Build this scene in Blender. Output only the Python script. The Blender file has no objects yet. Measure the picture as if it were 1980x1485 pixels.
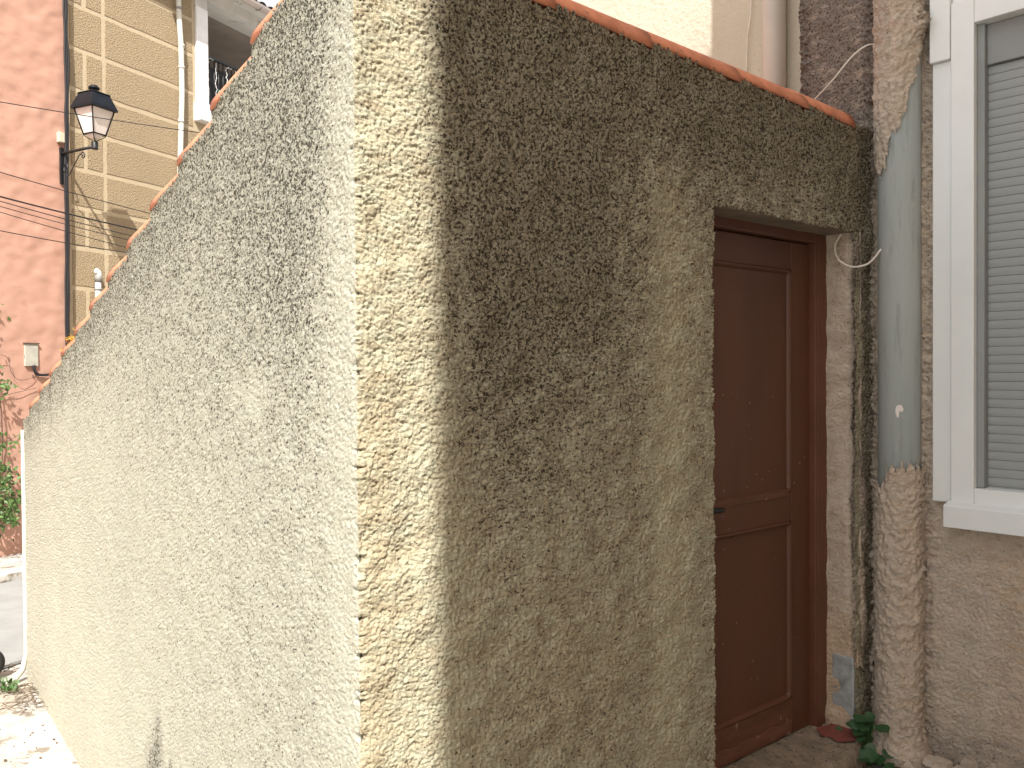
import bpy, math, random
import numpy as np
from mathutils import Vector, Matrix

random.seed(4)
R = math.radians
scene = bpy.context.scene
C = scene.collection

# ------------------------------------------------------------------ camera
CAM = Vector((-0.981, -1.820, 1.500))
FOC = 1600.0            # focal length in pixels of the 1980 px wide photograph
YAW, PITCH, ROLL = 51.06, -0.80, 0.40
cam_d = bpy.data.cameras.new("camera")
cam = bpy.data.objects.new("camera", cam_d)
C.objects.link(cam)
scene.camera = cam
cam_d.sensor_fit = 'HORIZONTAL'
cam_d.sensor_width = 36.0
cam_d.lens = 36.0 * FOC / 1980.0
cam_d.clip_start = 0.05
cam_d.clip_end = 2000
ROT = (Matrix.Rotation(R(YAW - 90), 3, 'Z') @ Matrix.Rotation(R(90 + PITCH), 3, 'X') @ Matrix.Rotation(R(-ROLL), 3, 'Z'))
cam.matrix_world = Matrix.Translation(CAM) @ ROT.to_4x4()

# ------------------------------------------------------------------ light
SUN_AZ = Vector((-0.55, -0.835))        # horizontal direction towards the sun
SUN_EL = 50.0
world = bpy.data.worlds.new("World")
scene.world = world
world.use_nodes = True
wn = world.node_tree
wn.nodes.clear()
sky = wn.nodes.new("ShaderNodeTexSky")
sky.sky_type = 'NISHITA'
sky.sun_disc = False
sky.sun_elevation = R(SUN_EL)
sky.sun_rotation = math.atan2(SUN_AZ.x, SUN_AZ.y)
sky.dust_density = 9.0
sky.air_density = 1.0
sky.ozone_density = 0.6
bg = wn.nodes.new("ShaderNodeBackground")
bg.inputs['Strength'].default_value = 0.125
wo = wn.nodes.new("ShaderNodeOutputWorld")
wtc = wn.nodes.new("ShaderNodeTexCoord")
cl = wn.nodes.new("ShaderNodeTexNoise")            # bright thin cloud over most of the sky
cl.inputs['Scale'].default_value = 2.2
cl.inputs['Detail'].default_value = 6
wn.links.new(wtc.outputs['Generated'], cl.inputs['Vector'])
cr = wn.nodes.new("ShaderNodeMapRange")
cr.inputs[1].default_value = 0.30
cr.inputs[2].default_value = 0.55
cr.inputs[3].default_value = 0.15
cr.inputs[4].default_value = 0.85
wn.links.new(cl.outputs[0], cr.inputs[0])
cm = wn.nodes.new("ShaderNodeMix")
cm.data_type = 'RGBA'
cm.inputs[7].default_value = (5.2, 5.2, 5.3, 1)
wn.links.new(cr.outputs[0], cm.inputs[0])
wn.links.new(sky.outputs[0], cm.inputs[6])
wn.links.new(cm.outputs[2], bg.inputs[0])
wn.links.new(bg.outputs[0], wo.inputs[0])
sun_d = bpy.data.lights.new("sun", 'SUN')
sun_d.energy = 4.6
sun_d.angle = R(0.53)
sun_d.color = (1.0, 0.96, 0.90)
sun = bpy.data.objects.new("sun", sun_d)
C.objects.link(sun)
h = SUN_AZ.normalized() * math.cos(R(SUN_EL))
sun_dir = Vector((h.x, h.y, math.sin(R(SUN_EL))))
sun.rotation_euler = sun_dir.to_track_quat('Z', 'Y').to_euler()
sun.location = (0, 0, 20)
scene.view_settings.view_transform = 'Standard'
scene.view_settings.look = 'None'
scene.view_settings.gamma = 1.0
scene.view_settings.exposure = 0.97
scene.cycles.max_bounces = 8
scene.cycles.diffuse_bounces = 5


def ray(px, py):
    return ROT @ Vector(((px - 990.0) / FOC, -(py - 742.5) / FOC, -1.0))


def hit(px, py, p, n):
    """where the sight line through a point of the photograph meets a plane"""
    d = ray(px, py)
    n = Vector(n)
    return CAM + d * ((Vector(p) - CAM).dot(n) / d.dot(n))


# ------------------------------------------------------------------ materials
def mat(name):
    m = bpy.data.materials.new(name)
    m.use_nodes = True
    nt = m.node_tree
    b = nt.nodes["Principled BSDF"]
    return m, nt, b


def N(nt, t, **kw):
    n = nt.nodes.new("ShaderNode" + t)
    for k, v in kw.items():
        if k in n.inputs.keys() if isinstance(k, str) else False:
            n.inputs[k].default_value = v
        else:
            setattr(n, k, v)
    return n


def mixc(nt, fac, a, b, mode='MIX'):
    n = nt.nodes.new("ShaderNodeMix")
    n.data_type = 'RGBA'
    n.blend_type = mode
    for sock, v in ((n.inputs[0], fac), (n.inputs[6], a), (n.inputs[7], b)):
        if isinstance(v, (int, float)):
            sock.default_value = v
        elif isinstance(v, tuple):
            sock.default_value = (v[0], v[1], v[2], 1)
        else:
            nt.links.new(v, sock)
    return n.outputs[2]


def ramp(nt, src, lo, hi, a=0.0, b=1.0):
    n = nt.nodes.new("ShaderNodeMapRange")
    n.interpolation_type = 'SMOOTHSTEP'
    nt.links.new(src, n.inputs[0])
    n.inputs[1].default_value = lo
    n.inputs[2].default_value = hi
    n.inputs[3].default_value = a
    n.inputs[4].default_value = b
    return n.outputs[0]


def mth(nt, op, a, b=0.0):
    n = nt.nodes.new("ShaderNodeMath")
    n.operation = op
    for i, v in enumerate((a, b)):
        if isinstance(v, (int, float)):
            n.inputs[i].default_value = v
        else:
            nt.links.new(v, n.inputs[i])
    return n.outputs[0]


def noise(nt, scale, detail=3.0, rough=0.6, stretch=(1, 1, 1), off=(0, 0, 0)):
    tc = nt.nodes.new("ShaderNodeTexCoord")
    mp = nt.nodes.new("ShaderNodeMapping")
    mp.inputs['Scale'].default_value = stretch
    mp.inputs['Location'].default_value = off
    nt.links.new(tc.outputs['Object'], mp.inputs[0])
    n = nt.nodes.new("ShaderNodeTexNoise")
    n.inputs['Scale'].default_value = scale
    n.inputs['Detail'].default_value = detail
    n.inputs['Roughness'].default_value = rough
    nt.links.new(mp.outputs[0], n.inputs['Vector'])
    return n.outputs[0]


def bump(nt, b, height, strength=0.5, dist=0.01):
    n = nt.nodes.new("ShaderNodeBump")
    n.inputs['Strength'].default_value = strength
    n.inputs['Distance'].default_value = dist
    nt.links.new(height, n.inputs['Height'])
    nt.links.new(n.outputs[0], b.inputs['Normal'])


def attr(nt, name):
    n = nt.nodes.new("ShaderNodeAttribute")
    n.attribute_name = name
    return n.outputs['Fac']


def simple(name, col, rough=0.7, var=0.15, scale=8.0, bscale=60.0, bstr=0.15, bdist=0.004, metal=0.0, spec=0.5,
           stretch=(1, 1, 1), spots=None):
    m, nt, b = mat(name)
    n1 = noise(nt, scale, 4, 0.6, stretch)
    dark = tuple(c * (1 - var) for c in col)
    lite = tuple(min(1, c * (1 + var)) for c in col)
    c = mixc(nt, ramp(nt, n1, 0.3, 0.7), dark, lite)
    if spots:
        n3 = noise(nt, spots[1], 3, 0.6, (1, 1, 1), (3, 5, 7))
        c = mixc(nt, ramp(nt, n3, spots[2], spots[2] + spots[3]), c, spots[0])
    nt.links.new(c, b.inputs['Base Color'])
    b.inputs['Roughness'].default_value = rough
    b.inputs['Metallic'].default_value = metal
    b.inputs['Specular IOR Level'].default_value = spec
    if bstr > 0:
        bump(nt, b, noise(nt, bscale, 4, 0.6), bstr, bdist)
    return m


def roughcast(name, base, warm, dark, close=0.135, fine=(90.0, 0.5, 0.006), speck=(75.0, 140.0), smudge=0.55, grey=(0.2, 0.19, 0.17)):
    """roughcast render; the vertex attributes stain and tint carry the algae plus painted shade, and the warmer patches"""
    m, nt, b = mat(name)
    st = attr(nt, "stain")
    ti = attr(nt, "tint")
    big = noise(nt, 2.2, 5, 0.6, (1, 1, 0.35))
    sp1 = noise(nt, speck[0], 3, 0.65)
    sp2 = noise(nt, speck[1], 2, 0.6, (1, 1, 1), (4, 2, 9))
    sp = mth(nt, 'ADD', mth(nt, 'MULTIPLY', sp1, 0.6), mth(nt, 'MULTIPLY', sp2, 0.4))
    c = mixc(nt, ti, base, warm)
    c = mixc(nt, ramp(nt, big, 0.35, 0.7, 0.0, 0.22), c, tuple(x * 0.72 for x in base))
    c = mixc(nt, ramp(nt, sp2, 0.3, 0.75, 0.0, 0.22), c, tuple(x * 0.6 for x in warm))
    # a thin grey film, partly painted shade, under the specks, and specks that close up where the growth is thick
    c = mixc(nt, mth(nt, 'MINIMUM', mth(nt, 'MULTIPLY', st, smudge), 1.0), c, grey)
    thr = mth(nt, 'ADD', sp, mth(nt, 'MULTIPLY', st, close))
    c = mixc(nt, ramp(nt, thr, 0.615, 0.675), c, dark)
    nt.links.new(c, b.inputs['Base Color'])
    b.inputs['Roughness'].default_value = 0.95
    b.inputs['Specular IOR Level'].default_value = 0.15
    h1 = noise(nt, fine[0], 4, 0.65)
    bump(nt, b, h1, fine[1], fine[2])
    return m


M = {}
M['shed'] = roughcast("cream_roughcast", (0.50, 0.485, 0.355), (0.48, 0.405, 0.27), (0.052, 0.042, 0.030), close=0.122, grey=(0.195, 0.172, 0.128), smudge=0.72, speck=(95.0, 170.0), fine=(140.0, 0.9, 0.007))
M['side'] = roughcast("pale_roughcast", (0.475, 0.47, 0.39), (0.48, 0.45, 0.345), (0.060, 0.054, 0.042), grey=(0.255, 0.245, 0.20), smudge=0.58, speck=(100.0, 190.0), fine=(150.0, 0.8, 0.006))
M['house'] = roughcast("pink_beige_roughcast", (0.63, 0.55, 0.455), (0.62, 0.46, 0.31), (0.075, 0.060, 0.047), close=0.095, grey=(0.215, 0.185, 0.16), smudge=0.95, speck=(95.0, 170.0), fine=(130.0, 0.9, 0.008))
M['smooth_plaster'] = simple("smooth_plaster", (0.22, 0.17, 0.12), 0.95, 0.2, 9, 40, 0.35, 0.004)
M['door'] = simple("brown_door_paint", (0.110, 0.042, 0.022), 0.48, 0.14, 3, 30, 0.12, 0.004, stretch=(1, 1, 0.2))
M['door_worn'] = simple("worn_brown_paint", (0.13, 0.052, 0.029), 0.55, 0.25, 14, 35, 0.55, 0.006, stretch=(0.3, 1, 1),
                        spots=((0.30, 0.19, 0.13), 18, 0.63, 0.06))
M['frame_paint'] = simple("brown_frame_paint", (0.130, 0.050, 0.028), 0.5, 0.1, 4, 40, 0.15, 0.003)
M['chip'] = simple("pale_chip", (0.55, 0.47, 0.38), 0.9)
M['black_iron'] = simple("black_iron", (0.012, 0.013, 0.015), 0.42, 0.3, 20, 60, 0.2, 0.003)
M['lamp_black'] = simple("lamp_black_enamel", (0.008, 0.010, 0.014), 0.5, 0.3, 10, 40, 0.1, 0.003, spec=0.2)
M['opal'] = simple("opal_glass", (0.72, 0.66, 0.62), 0.3, 0.05, 5, 20, 0.0)
M['tile'] = simple("terracotta_tile", (0.60, 0.235, 0.13), 0.8, 0.22, 12, 60, 0.25, 0.003, spots=((0.34, 0.17, 0.11), 22, 0.62, 0.1))
M['concrete'] = simple("doorstep_concrete", (0.23, 0.185, 0.135), 0.95, 0.25, 14, 70, 0.7, 0.008, spots=((0.07, 0.06, 0.045), 60, 0.60, 0.06))
M['red'] = simple("red_floor_paint", (0.20, 0.055, 0.042), 0.75, 0.2, 12, 60, 0.3, 0.004, spots=((0.35, 0.25, 0.18), 70, 0.66, 0.04))
M['white_pvc'] = simple("white_window_plastic", (0.77, 0.80, 0.79), 0.42, 0.03, 3, 20, 0.0)
M['shutter'] = simple("grey_shutter_plastic", (0.30, 0.32, 0.315), 0.55, 0.06, 3, 300, 0.25, 0.001, stretch=(1, 1, 8))
M['shutter_box'] = simple("grey_shutter_head", (0.27, 0.285, 0.28), 0.6, 0.08, 3, 80, 0.1, 0.002)
M['glass'] = simple("dark_glass", (0.02, 0.022, 0.024), 0.1, 0.1, 3, 10, 0.0)
M['cream_pvc'] = simple("cream_drain_plastic", (0.60, 0.59, 0.52), 0.5, 0.05, 3, 30, 0.04, 0.003)
M['white_cable'] = simple("white_cable", (0.70, 0.66, 0.58), 0.5, 0.1)
M['black_cable'] = simple("black_cable", (0.012, 0.012, 0.014), 0.6, 0.2, 30, 50, 0.3, 0.004)
M['white_paint'] = simple("white_paint", (0.80, 0.80, 0.80), 0.7, 0.05, 5, 30, 0.2, 0.004)
M['soffit_white'] = simple("grey_white_soffit", (0.62, 0.61, 0.58), 0.8, 0.1, 2, 20, 0.1, 0.003, spots=((0.40, 0.38, 0.35), 3, 0.6, 0.1))
M['galv'] = simple("galvanised_bead", (0.36, 0.385, 0.38), 0.6, 0.35, 16, 60, 0.4, 0.003, metal=0.3, spots=((0.45, 0.42, 0.38), 60, 0.66, 0.05))
M['leaf'] = simple("ivy_leaf", (0.030, 0.085, 0.030), 0.45, 0.4, 12, 40, 0.2, 0.003)
M['leaf2'] = simple("vine_leaf", (0.07, 0.13, 0.03), 0.55, 0.4, 12, 40, 0.0)
M['weed'] = simple("weed_leaf", (0.06, 0.13, 0.035), 0.6, 0.4, 15, 40, 0.0)
M['twig'] = simple("dry_twig", (0.13, 0.09, 0.06), 0.9, 0.4, 20)
M['bark'] = simple("vine_bark", (0.10, 0.07, 0.05), 0.9, 0.4, 20)
M['asphalt'] = simple("asphalt", (0.24, 0.245, 0.24), 0.95, 0.1, 3, 160, 0.5, 0.006, spots=((0.30, 0.30, 0.29), 140, 0.58, 0.06))
M['bead'] = simple("cream_bead", (0.50, 0.48, 0.42), 0.9)
M['pavement'] = simple("white_worn_concrete", (0.44, 0.425, 0.385), 0.95, 0.25, 5, 40, 0.6, 0.02,
                       spots=((0.22, 0.19, 0.15), 7, 0.53, 0.12))
M['earth'] = simple("dry_earth", (0.36, 0.32, 0.26), 0.98, 0.3, 9, 50, 0.7, 0.02)
M['old_roof'] = simple("old_roof_tile", (0.075, 0.062, 0.055), 0.9, 0.4, 12, 60, 0.4, 0.006, spots=((0.24, 0.17, 0.13), 9, 0.58, 0.08))
M['gutter'] = simple("pinkish_gutter", (0.52, 0.45, 0.41), 0.45, 0.06, 4, 20, 0.0)
M['interior'] = simple("loggia_wall", (0.30, 0.26, 0.23), 0.9, 0.1, 3, 30, 0.1, 0.003)
M['interior_shade'] = simple("loggia_shade", (0.02, 0.021, 0.022), 0.8, 0.3, 9)
M['hatch'] = simple("grey_hatch", (0.42, 0.41, 0.35), 0.6, 0.1, 12, 50, 0.2, 0.003, spots=((0.20, 0.19, 0.15), 9, 0.62, 0.08))
M['box_cream'] = simple("cream_box", (0.58, 0.53, 0.40), 0.5, 0.05)
M['ochre'] = simple("ochre_render", (0.60, 0.47, 0.34), 0.95, 0.15, 2, 50, 0.4, 0.006)
M['yellow'] = simple("yellow_lichen", (0.50, 0.28, 0.03), 0.9, 0.3, 20)
M['grey_fit'] = simple("grey_fitting", (0.24, 0.23, 0.22), 0.6)
M['rubber'] = simple("black_rubber", (0.012, 0.011, 0.010), 0.7)
M['rim'] = simple("dark_rim", (0.05, 0.035, 0.025), 0.5)
M['teal'] = simple("teal_ornament", (0.05, 0.22, 0.18), 0.5)
M['magenta'] = simple("magenta_ornament", (0.30, 0.03, 0.09), 0.5)


def mk_pink():
    m, nt, b = mat("pink_wall_render")
    n1 = noise(nt, 1.3, 5, 0.6, (1, 1, 0.6))
    n2 = noise(nt, 7, 5, 0.7, (1, 1, 2.2))
    c = mixc(nt, ramp(nt, n1, 0.3, 0.75), (0.48, 0.285, 0.215), (0.45, 0.255, 0.19))
    c = mixc(nt, ramp(nt, n2, 0.55, 0.75, 0, 0.35), c, (0.31, 0.145, 0.095))
    n3 = noise(nt, 26, 3, 0.7, (1, 1, 3))
    c = mixc(nt, ramp(nt, n3, 0.66, 0.74, 0, 0.6), c, (0.22, 0.12, 0.08))
    nt.links.new(c, b.inputs['Base Color'])
    b.inputs['Roughness'].default_value = 0.92
    hgt = mth(nt, 'ADD', mth(nt, 'MULTIPLY', noise(nt, 5, 3, 0.55, (1, 1, 1.6)), 1.0), mth(nt, 'MULTIPLY', noise(nt, 40, 4, 0.6), 0.15))
    bump(nt, b, hgt, 0.3, 0.011)
    return m


def mk_sand(name, col, br, bd, bs):
    m, nt, b = mat(name)
    n1 = noise(nt, 1.5, 5, 0.6, (1, 1, 0.5))
    c = mixc(nt, ramp(nt, n1, 0.3, 0.75), col, tuple(x * 0.78 for x in col))
    n2 = noise(nt, 55, 4, 0.7)
    c = mixc(nt, ramp(nt, n2, 0.35, 0.7, 0, 0.45), tuple(x * 0.7 for x in col), c)
    if bs:
        c = mixc(nt, ramp(nt, n2, 0.3, 0.42, 0.6, 0), c, tuple(x * 0.5 for x in col))
    nt.links.new(c, b.inputs['Base Color'])
    b.inputs['Roughness'].default_value = 0.95
    bump(nt, b, noise(nt, br, 4, 0.6), bd, 0.03)
    return m


def mk_pipe():
    m, nt, b = mat("fibre_cement_pipe")
    n1 = noise(nt, 3, 5, 0.6, (1, 1, 0.4))
    c = mixc(nt, ramp(nt, n1, 0.3, 0.7), (0.34, 0.385, 0.38), (0.40, 0.415, 0.39))
    n2 = noise(nt, 30, 5, 0.7, (1, 1, 0.12))
    c = mixc(nt, ramp(nt, n2, 0.5, 0.72, 0, 0.55), c, (0.21, 0.225, 0.205))
    n3 = noise(nt, 24, 5, 0.75, (1, 1, 0.45), (8, 1, 3))
    c = mixc(nt, ramp(nt, n3, 0.62, 0.70, 0, 0.55), c, (0.50, 0.49, 0.44))
    nt.links.new(c, b.inputs['Base Color'])
    b.inputs['Roughness'].default_value = 0.75
    bump(nt, b, noise(nt, 60, 4, 0.6, (1, 1, 0.3)), 0.2, 0.003)
    return m


def mk_pale():
    m, nt, b = mat("pale_yellow_render")
    n1 = noise(nt, 1.2, 5, 0.6)
    c = mixc(nt, ramp(nt, n1, 0.35, 0.7), (0.60, 0.57, 0.46), (0.53, 0.495, 0.39))
    n2 = noise(nt, 35, 5, 0.75)
    c = mixc(nt, ramp(nt, n2, 0.58, 0.7, 0, 0.6), c, (0.34, 0.28, 0.18))
    nt.links.new(c, b.inputs['Base Color'])
    b.inputs['Roughness'].default_value = 0.95
    bump(nt, b, noise(nt, 28, 5, 0.65), 0.6, 0.012)
    return m


M['pink'] = mk_pink()
M['sand_block'] = mk_sand("sand_roughcast_block", (0.50, 0.385, 0.24), 60, 1.0, True)
M['sand_band'] = mk_sand("sand_smooth_band", (0.62, 0.51, 0.345), 12, 0.15, False)
M['pipe'] = mk_pipe()
M['pale'] = mk_pale()


# ------------------------------------------------------------------ mesh helpers
class MB:
    def __init__(self):
        self.v, self.f, self.mi, self.sm = [], [], [], []

    def add(self, vs, fs, mi=0, smooth=False):
        o = len(self.v)
        self.v += [tuple(v) for v in vs]
        self.f += [tuple(i + o for i in f) for f in fs]
        self.mi += [mi] * len(fs)
        self.sm += [smooth] * len(fs)
        return self

    def frame(self, o, ax, ay, az, lo, hi, mi=0):
        """box given by an origin and three axes"""
        o, ax, ay, az = Vector(o), Vector(ax), Vector(ay), Vector(az)
        vs = [o + ax * x + ay * y + az * z for z in (lo[2], hi[2]) for y in (lo[1], hi[1]) for x in (lo[0], hi[0])]
        return self.add(vs, [(0, 2, 3, 1), (4, 5, 7, 6), (0, 1, 5, 4), (2, 6, 7, 3), (0, 4, 6, 2), (1, 3, 7, 5)], mi)

    def box(self, lo, hi, mi=0):
        return self.frame((0, 0, 0), (1, 0, 0), (0, 1, 0), (0, 0, 1), lo, hi, mi)

    def tube(self, pts, r, seg=10, mi=0, cap=True):
        pts = [Vector(p) for p in pts]
        n = len(pts)
        rs = r if isinstance(r, (list, tuple)) else [r] * n
        vs, fs = [], []
        t0 = (pts[1] - pts[0]).normalized()
        a = t0.orthogonal().normalized()
        for i, p in enumerate(pts):
            t = (pts[min(i + 1, n - 1)] - pts[max(i - 1, 0)]).normalized()
            a = (a - t * a.dot(t)).normalized()
            b = t.cross(a)
            for k in range(seg):
                an = 2 * math.pi * k / seg
                vs.append(p + (a * math.cos(an) + b * math.sin(an)) * rs[i])
        for i in range(n - 1):
            for k in range(seg):
                k2 = (k + 1) % seg
                fs.append((i * seg + k, i * seg + k2, (i + 1) * seg + k2, (i + 1) * seg + k))
        if cap:
            fs.append(tuple(range(seg))[::-1])
            fs.append(tuple(range((n - 1) * seg, n * seg)))
        return self.add(vs, fs, mi, True)

    def lathe(self, c, prof, seg=20, mi=0):
        c = Vector(c)
        vs, fs = [], []
        for (r, z) in prof:
            for k in range(seg):
                an = 2 * math.pi * k / seg
                vs.append(c + Vector((r * math.cos(an), r * math.sin(an), z)))
        for i in range(len(prof) - 1):
            for k in range(seg):
                k2 = (k + 1) % seg
                fs.append((i * seg + k, i * seg + k2, (i + 1) * seg + k2, (i + 1) * seg + k))
        return self.add(vs, fs, mi, True)

    def build(self, name, mats, parent=None, bevel=0.0, loc=None):
        me = bpy.data.meshes.new(name)
        me.from_pydata(self.v, [], self.f)
        if not isinstance(mats, (list, tuple)):
            mats = [mats]
        for m in mats:
            me.materials.append(m)
        me.polygons.foreach_set("material_index", self.mi)
        me.polygons.foreach_set("use_smooth", self.sm)
        me.update()
        return link(name, me, parent, bevel)


def link(name, me, parent=None, bevel=0.0):
    o = bpy.data.objects.new(name, me)
    C.objects.link(o)
    if parent is not None:
        o.parent = parent
        up = parent
        off = Vector((0, 0, 0))
        while up is not None:
            off += up.location
            up = up.parent
        o.location = -off
    if bevel > 0:
        b = o.modifiers.new("bevel", 'BEVEL')
        b.width = bevel
        b.segments = 2
        b.limit_method = 'ANGLE'
    return o


def tag(o, label=None, cat=None, group=None, kind=None):
    for k, v in (("label", label), ("category", cat), ("group", group), ("kind", kind)):
        if v:
            o[k] = v
    return o


def thing(name, loc, label, cat, group=None):
    o = bpy.data.objects.new(name, None)
    o.empty_display_size = 0.1
    C.objects.link(o)
    o.location = loc
    return tag(o, label, cat, group)


# ------------------------------------------------------------------ height fields for the renders
RES = 0.0022


def fnoise(W, H, l0, l1, seed, ax=1.0, ay=1.0):
    """band-limited noise on a W x H metre sheet, wavelengths l0..l1 (ax, ay stretch it); zero mean, unit deviation"""
    nx, ny = int(W / RES), int(H / RES)
    rng = np.random.default_rng(seed)
    a = rng.standard_normal((ny, nx)).astype(np.float32)
    fx = np.fft.rfftfreq(nx, RES)[None, :] * ax
    fy = np.fft.fftfreq(ny, RES)[:, None] * ay
    f = np.sqrt(fx * fx + fy * fy)
    filt = np.exp(-(f * l0) ** 2 * 0.7) * (1 - np.exp(-(f * l1) ** 2 * 1.5))
    b = np.fft.irfft2(np.fft.rfft2(a) * filt, s=a.shape)
    return (b / b.std()).astype(np.float32)


def sample(tex, u, v, W, H):
    ny, nx = tex.shape
    x = (u / W * nx) % nx
    y = (v / H * ny) % ny
    x0 = np.floor(x).astype(int)
    y0 = np.floor(y).astype(int)
    fx, fy = x - x0, y - y0
    x0 %= nx
    y0 %= ny
    x1, y1 = (x0 + 1) % nx, (y0 + 1) % ny
    return (tex[y0, x0] * (1 - fx) * (1 - fy) + tex[y0, x1] * fx * (1 - fy) + tex[y1, x0] * (1 - fx) * fy + tex[y1, x1] * fx * fy)


SW, SH = 7.5, 3.6
T_lump = fnoise(SW, SH, 0.010, 0.05, 1)
def cells(W, H, cell, seed, warp, wl):
    """rounded grains of about one cell, warped so that no lattice shows"""
    nx, ny = int(W / RES), int(H / RES)
    cx, cy = int(round(W / cell)), int(round(H / cell))
    rng = np.random.default_rng(seed)
    jx, jy = rng.random((cy, cx)).astype(np.float32), rng.random((cy, cx)).astype(np.float32)
    hz = rng.random((cy, cx)).astype(np.float32)
    gx_, gy_ = np.meshgrid(np.arange(nx, dtype=np.float32) / nx * cx, np.arange(ny, dtype=np.float32) / ny * cy)
    gx_ = gx_ + fnoise(W, H, wl, wl * 5, seed + 100)[:ny, :nx] * warp
    gy_ = gy_ + fnoise(W, H, wl, wl * 5, seed + 200)[:ny, :nx] * warp
    ix, iy = np.floor(gx_).astype(int), np.floor(gy_).astype(int)
    best = np.full(gx_.shape, -9.0, np.float32)
    for dy in (-1, 0, 1):
        for dx in (-1, 0, 1):
            a_, b_ = (ix + dx) % cx, (iy + dy) % cy
            d2 = (gx_ - ix - dx - jx[b_, a_]) ** 2 + (gy_ - iy - dy - jy[b_, a_]) ** 2
            best = np.maximum(best, 0.55 + 0.45 * hz[b_, a_] - d2 * 1.15)
    return np.clip(best, 0, 1).astype(np.float32)


T_cell = cells(SW, SH, 0.0092, 11, 0.35, 0.010)
T_fine = fnoise(SW, SH, 0.0065, 0.02, 2)
T_flat = fnoise(SW, SH, 0.026, 0.26, 3, 1.0, 0.32)
T_big = fnoise(SW, SH, 0.15, 1.2, 4)
T_streak = fnoise(SW, SH, 0.022, 0.35, 5, 1.0, 0.06)
T_blot = fnoise(SW, SH, 0.08, 0.5, 6, 1.0, 0.5)


def sst(x, a, b):
    t = np.clip((x - a) / (b - a), 0, 1)
    return t * t * (3 - 2 * t)


def relief(u, v, flat_at=1.1):
    """roughcast: rounded lumps with sharp gaps, pressed flat in places"""
    a = sample(T_lump, u, v, SW, SH)
    b = sample(T_fine, u, v, SW, SH)
    c = sample(T_cell, u, v, SW, SH)
    lump = c + 0.16 * np.tanh(a) + 0.07 * b
    fl = sst(sample(T_flat, u, v, SW, SH), flat_at, flat_at + 0.45)
    return lump * (1 - fl) + 0.78 * fl


def grid_mesh(name, P, keep, attrs, material, parent, smooth=True):
    """P: ny x nx x 3 vertex array; keep: (ny-1)x(nx-1) mask of quads"""
    ny, nx = P.shape[:2]
    idx = np.arange(ny * nx).reshape(ny, nx)
    q = np.stack([idx[:-1, :-1], idx[:-1, 1:], idx[1:, 1:], idx[1:, :-1]], -1)[keep]
    used = np.zeros(ny * nx, bool)
    used[q.ravel()] = True
    remap = np.cumsum(used) - 1
    co = P.reshape(-1, 3)[used]
    q = remap[q]
    me = bpy.data.meshes.new(name)
    me.vertices.add(len(co))
    me.vertices.foreach_set("co", co.astype(np.float32).ravel())
    me.loops.add(q.size)
    me.loops.foreach_set("vertex_index", q.astype(np.int32).ravel())
    me.polygons.add(len(q))
    me.polygons.foreach_set("loop_start", (np.arange(len(q)) * 4).astype(np.int32))
    me.polygons.foreach_set("use_smooth", np.full(len(q), smooth))
    mats = material if isinstance(material, list) else [material]
    for m in mats:
        me.materials.append(m)
    if 'mi' in attrs:
        me.polygons.foreach_set("material_index", attrs.pop('mi')[keep].astype(np.int32).ravel())
    for k, a in attrs.items():
        at = me.attributes.new(k, 'FLOAT', 'POINT')
        at.data.foreach_set("value", np.clip(a, 0, 1).reshape(-1)[used].astype(np.float32))
    me.update(calc_edges=True)
    return link(name, me, parent)


def gau(x, c, w):
    return np.exp(-((x - c) / w) ** 2)


# ------------------------------------------------------------------ the ground
GL = -0.64        # level of the lane beyond the shed
FD = Vector((0.9067, 0.4218, 0))         # direction of the sand and pink street front
FN = Vector((0.4218, -0.9067, 0))        # its outward normal
F0 = Vector((0.51, 9.19, 0))             # a point on it

n = 121
gx = np.concatenate([np.linspace(-60, -9, 12), np.linspace(-8, 6, 141), np.linspace(7, 60, 12)])
gy = np.concatenate([np.linspace(-60, -9, 12), np.linspace(-8, 8, 161), np.linspace(9, 80, 14)])
X, Y = np.meshgrid(gx, gy)
Z = -0.10 - (-GL - 0.10) * sst(Y, -0.6, 2.4)
Z = Z + 0.012 * np.sin(X * 3.1 + Y) * np.cos(Y * 2.3 - X) * (np.abs(X) < 7)
g = grid_mesh("ground", np.stack([X, Y, Z], -1), np.ones((len(gy) - 1, len(gx) - 1), bool), {}, M['pavement'], None)
tag(g, "worn white concrete paving beside the shed wall", None, None, "structure")


def on_front(s, off, z):
    return F0 + FD * s + FN * off + Vector((0, 0, z))


def strip(name, o0, o1, z, m, label, thick=0.02, s0=-40, s1=40):
    b = MB().frame(F0, FD, FN, (0, 0, 1), (s0, o0, z - thick), (s1, o1, z))
    o = b.build(name, m)
    return tag(o, label, None, None, "structure")


strip("street", 0.95, 3.35, GL + 0.022, M['asphalt'], "pale grey asphalt lane below the pink house")
strip("pavement", 0.0, 0.93, GL + 0.09, M['pavement'], "narrow broken concrete pavement against the pink house", 0.12)

# ------------------------------------------------------------------ the shed
shed = thing("shed", (0, 0, 0), "rendered lean-to shed with brown door, terracotta edge tiles and algae-stained cream walls", "shed")

OPX0, OPX1, OPZ = 1.398, 2.355, 2.085      # door opening
SHX = 2.49                               # where the shed meets the house
YL = 4.84                                # length of the side wall
STEP, Y0S = 0.357, 0.618


def top_side(y):
    k = (y - Y0S) / STEP
    fr = k - np.floor(k)
    mean = 2.672 - 0.310 * y
    return mean + 0.022 - 0.044 * (1 - fr) * 1.0 if False else mean + 0.026 * (fr - 0.5) * 2 * 1.0


ENDS = np.array([0.22, 0.657, 1.078, 1.555, 1.998, 2.35, 2.80])


def top_front(x):
    k2 = np.interp(x, np.concatenate([[-0.22], ENDS]), np.arange(8.0))
    return 2.578 - 0.022 * x + 0.012 * (0.5 - (k2 - np.floor(k2))) * 2


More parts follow.
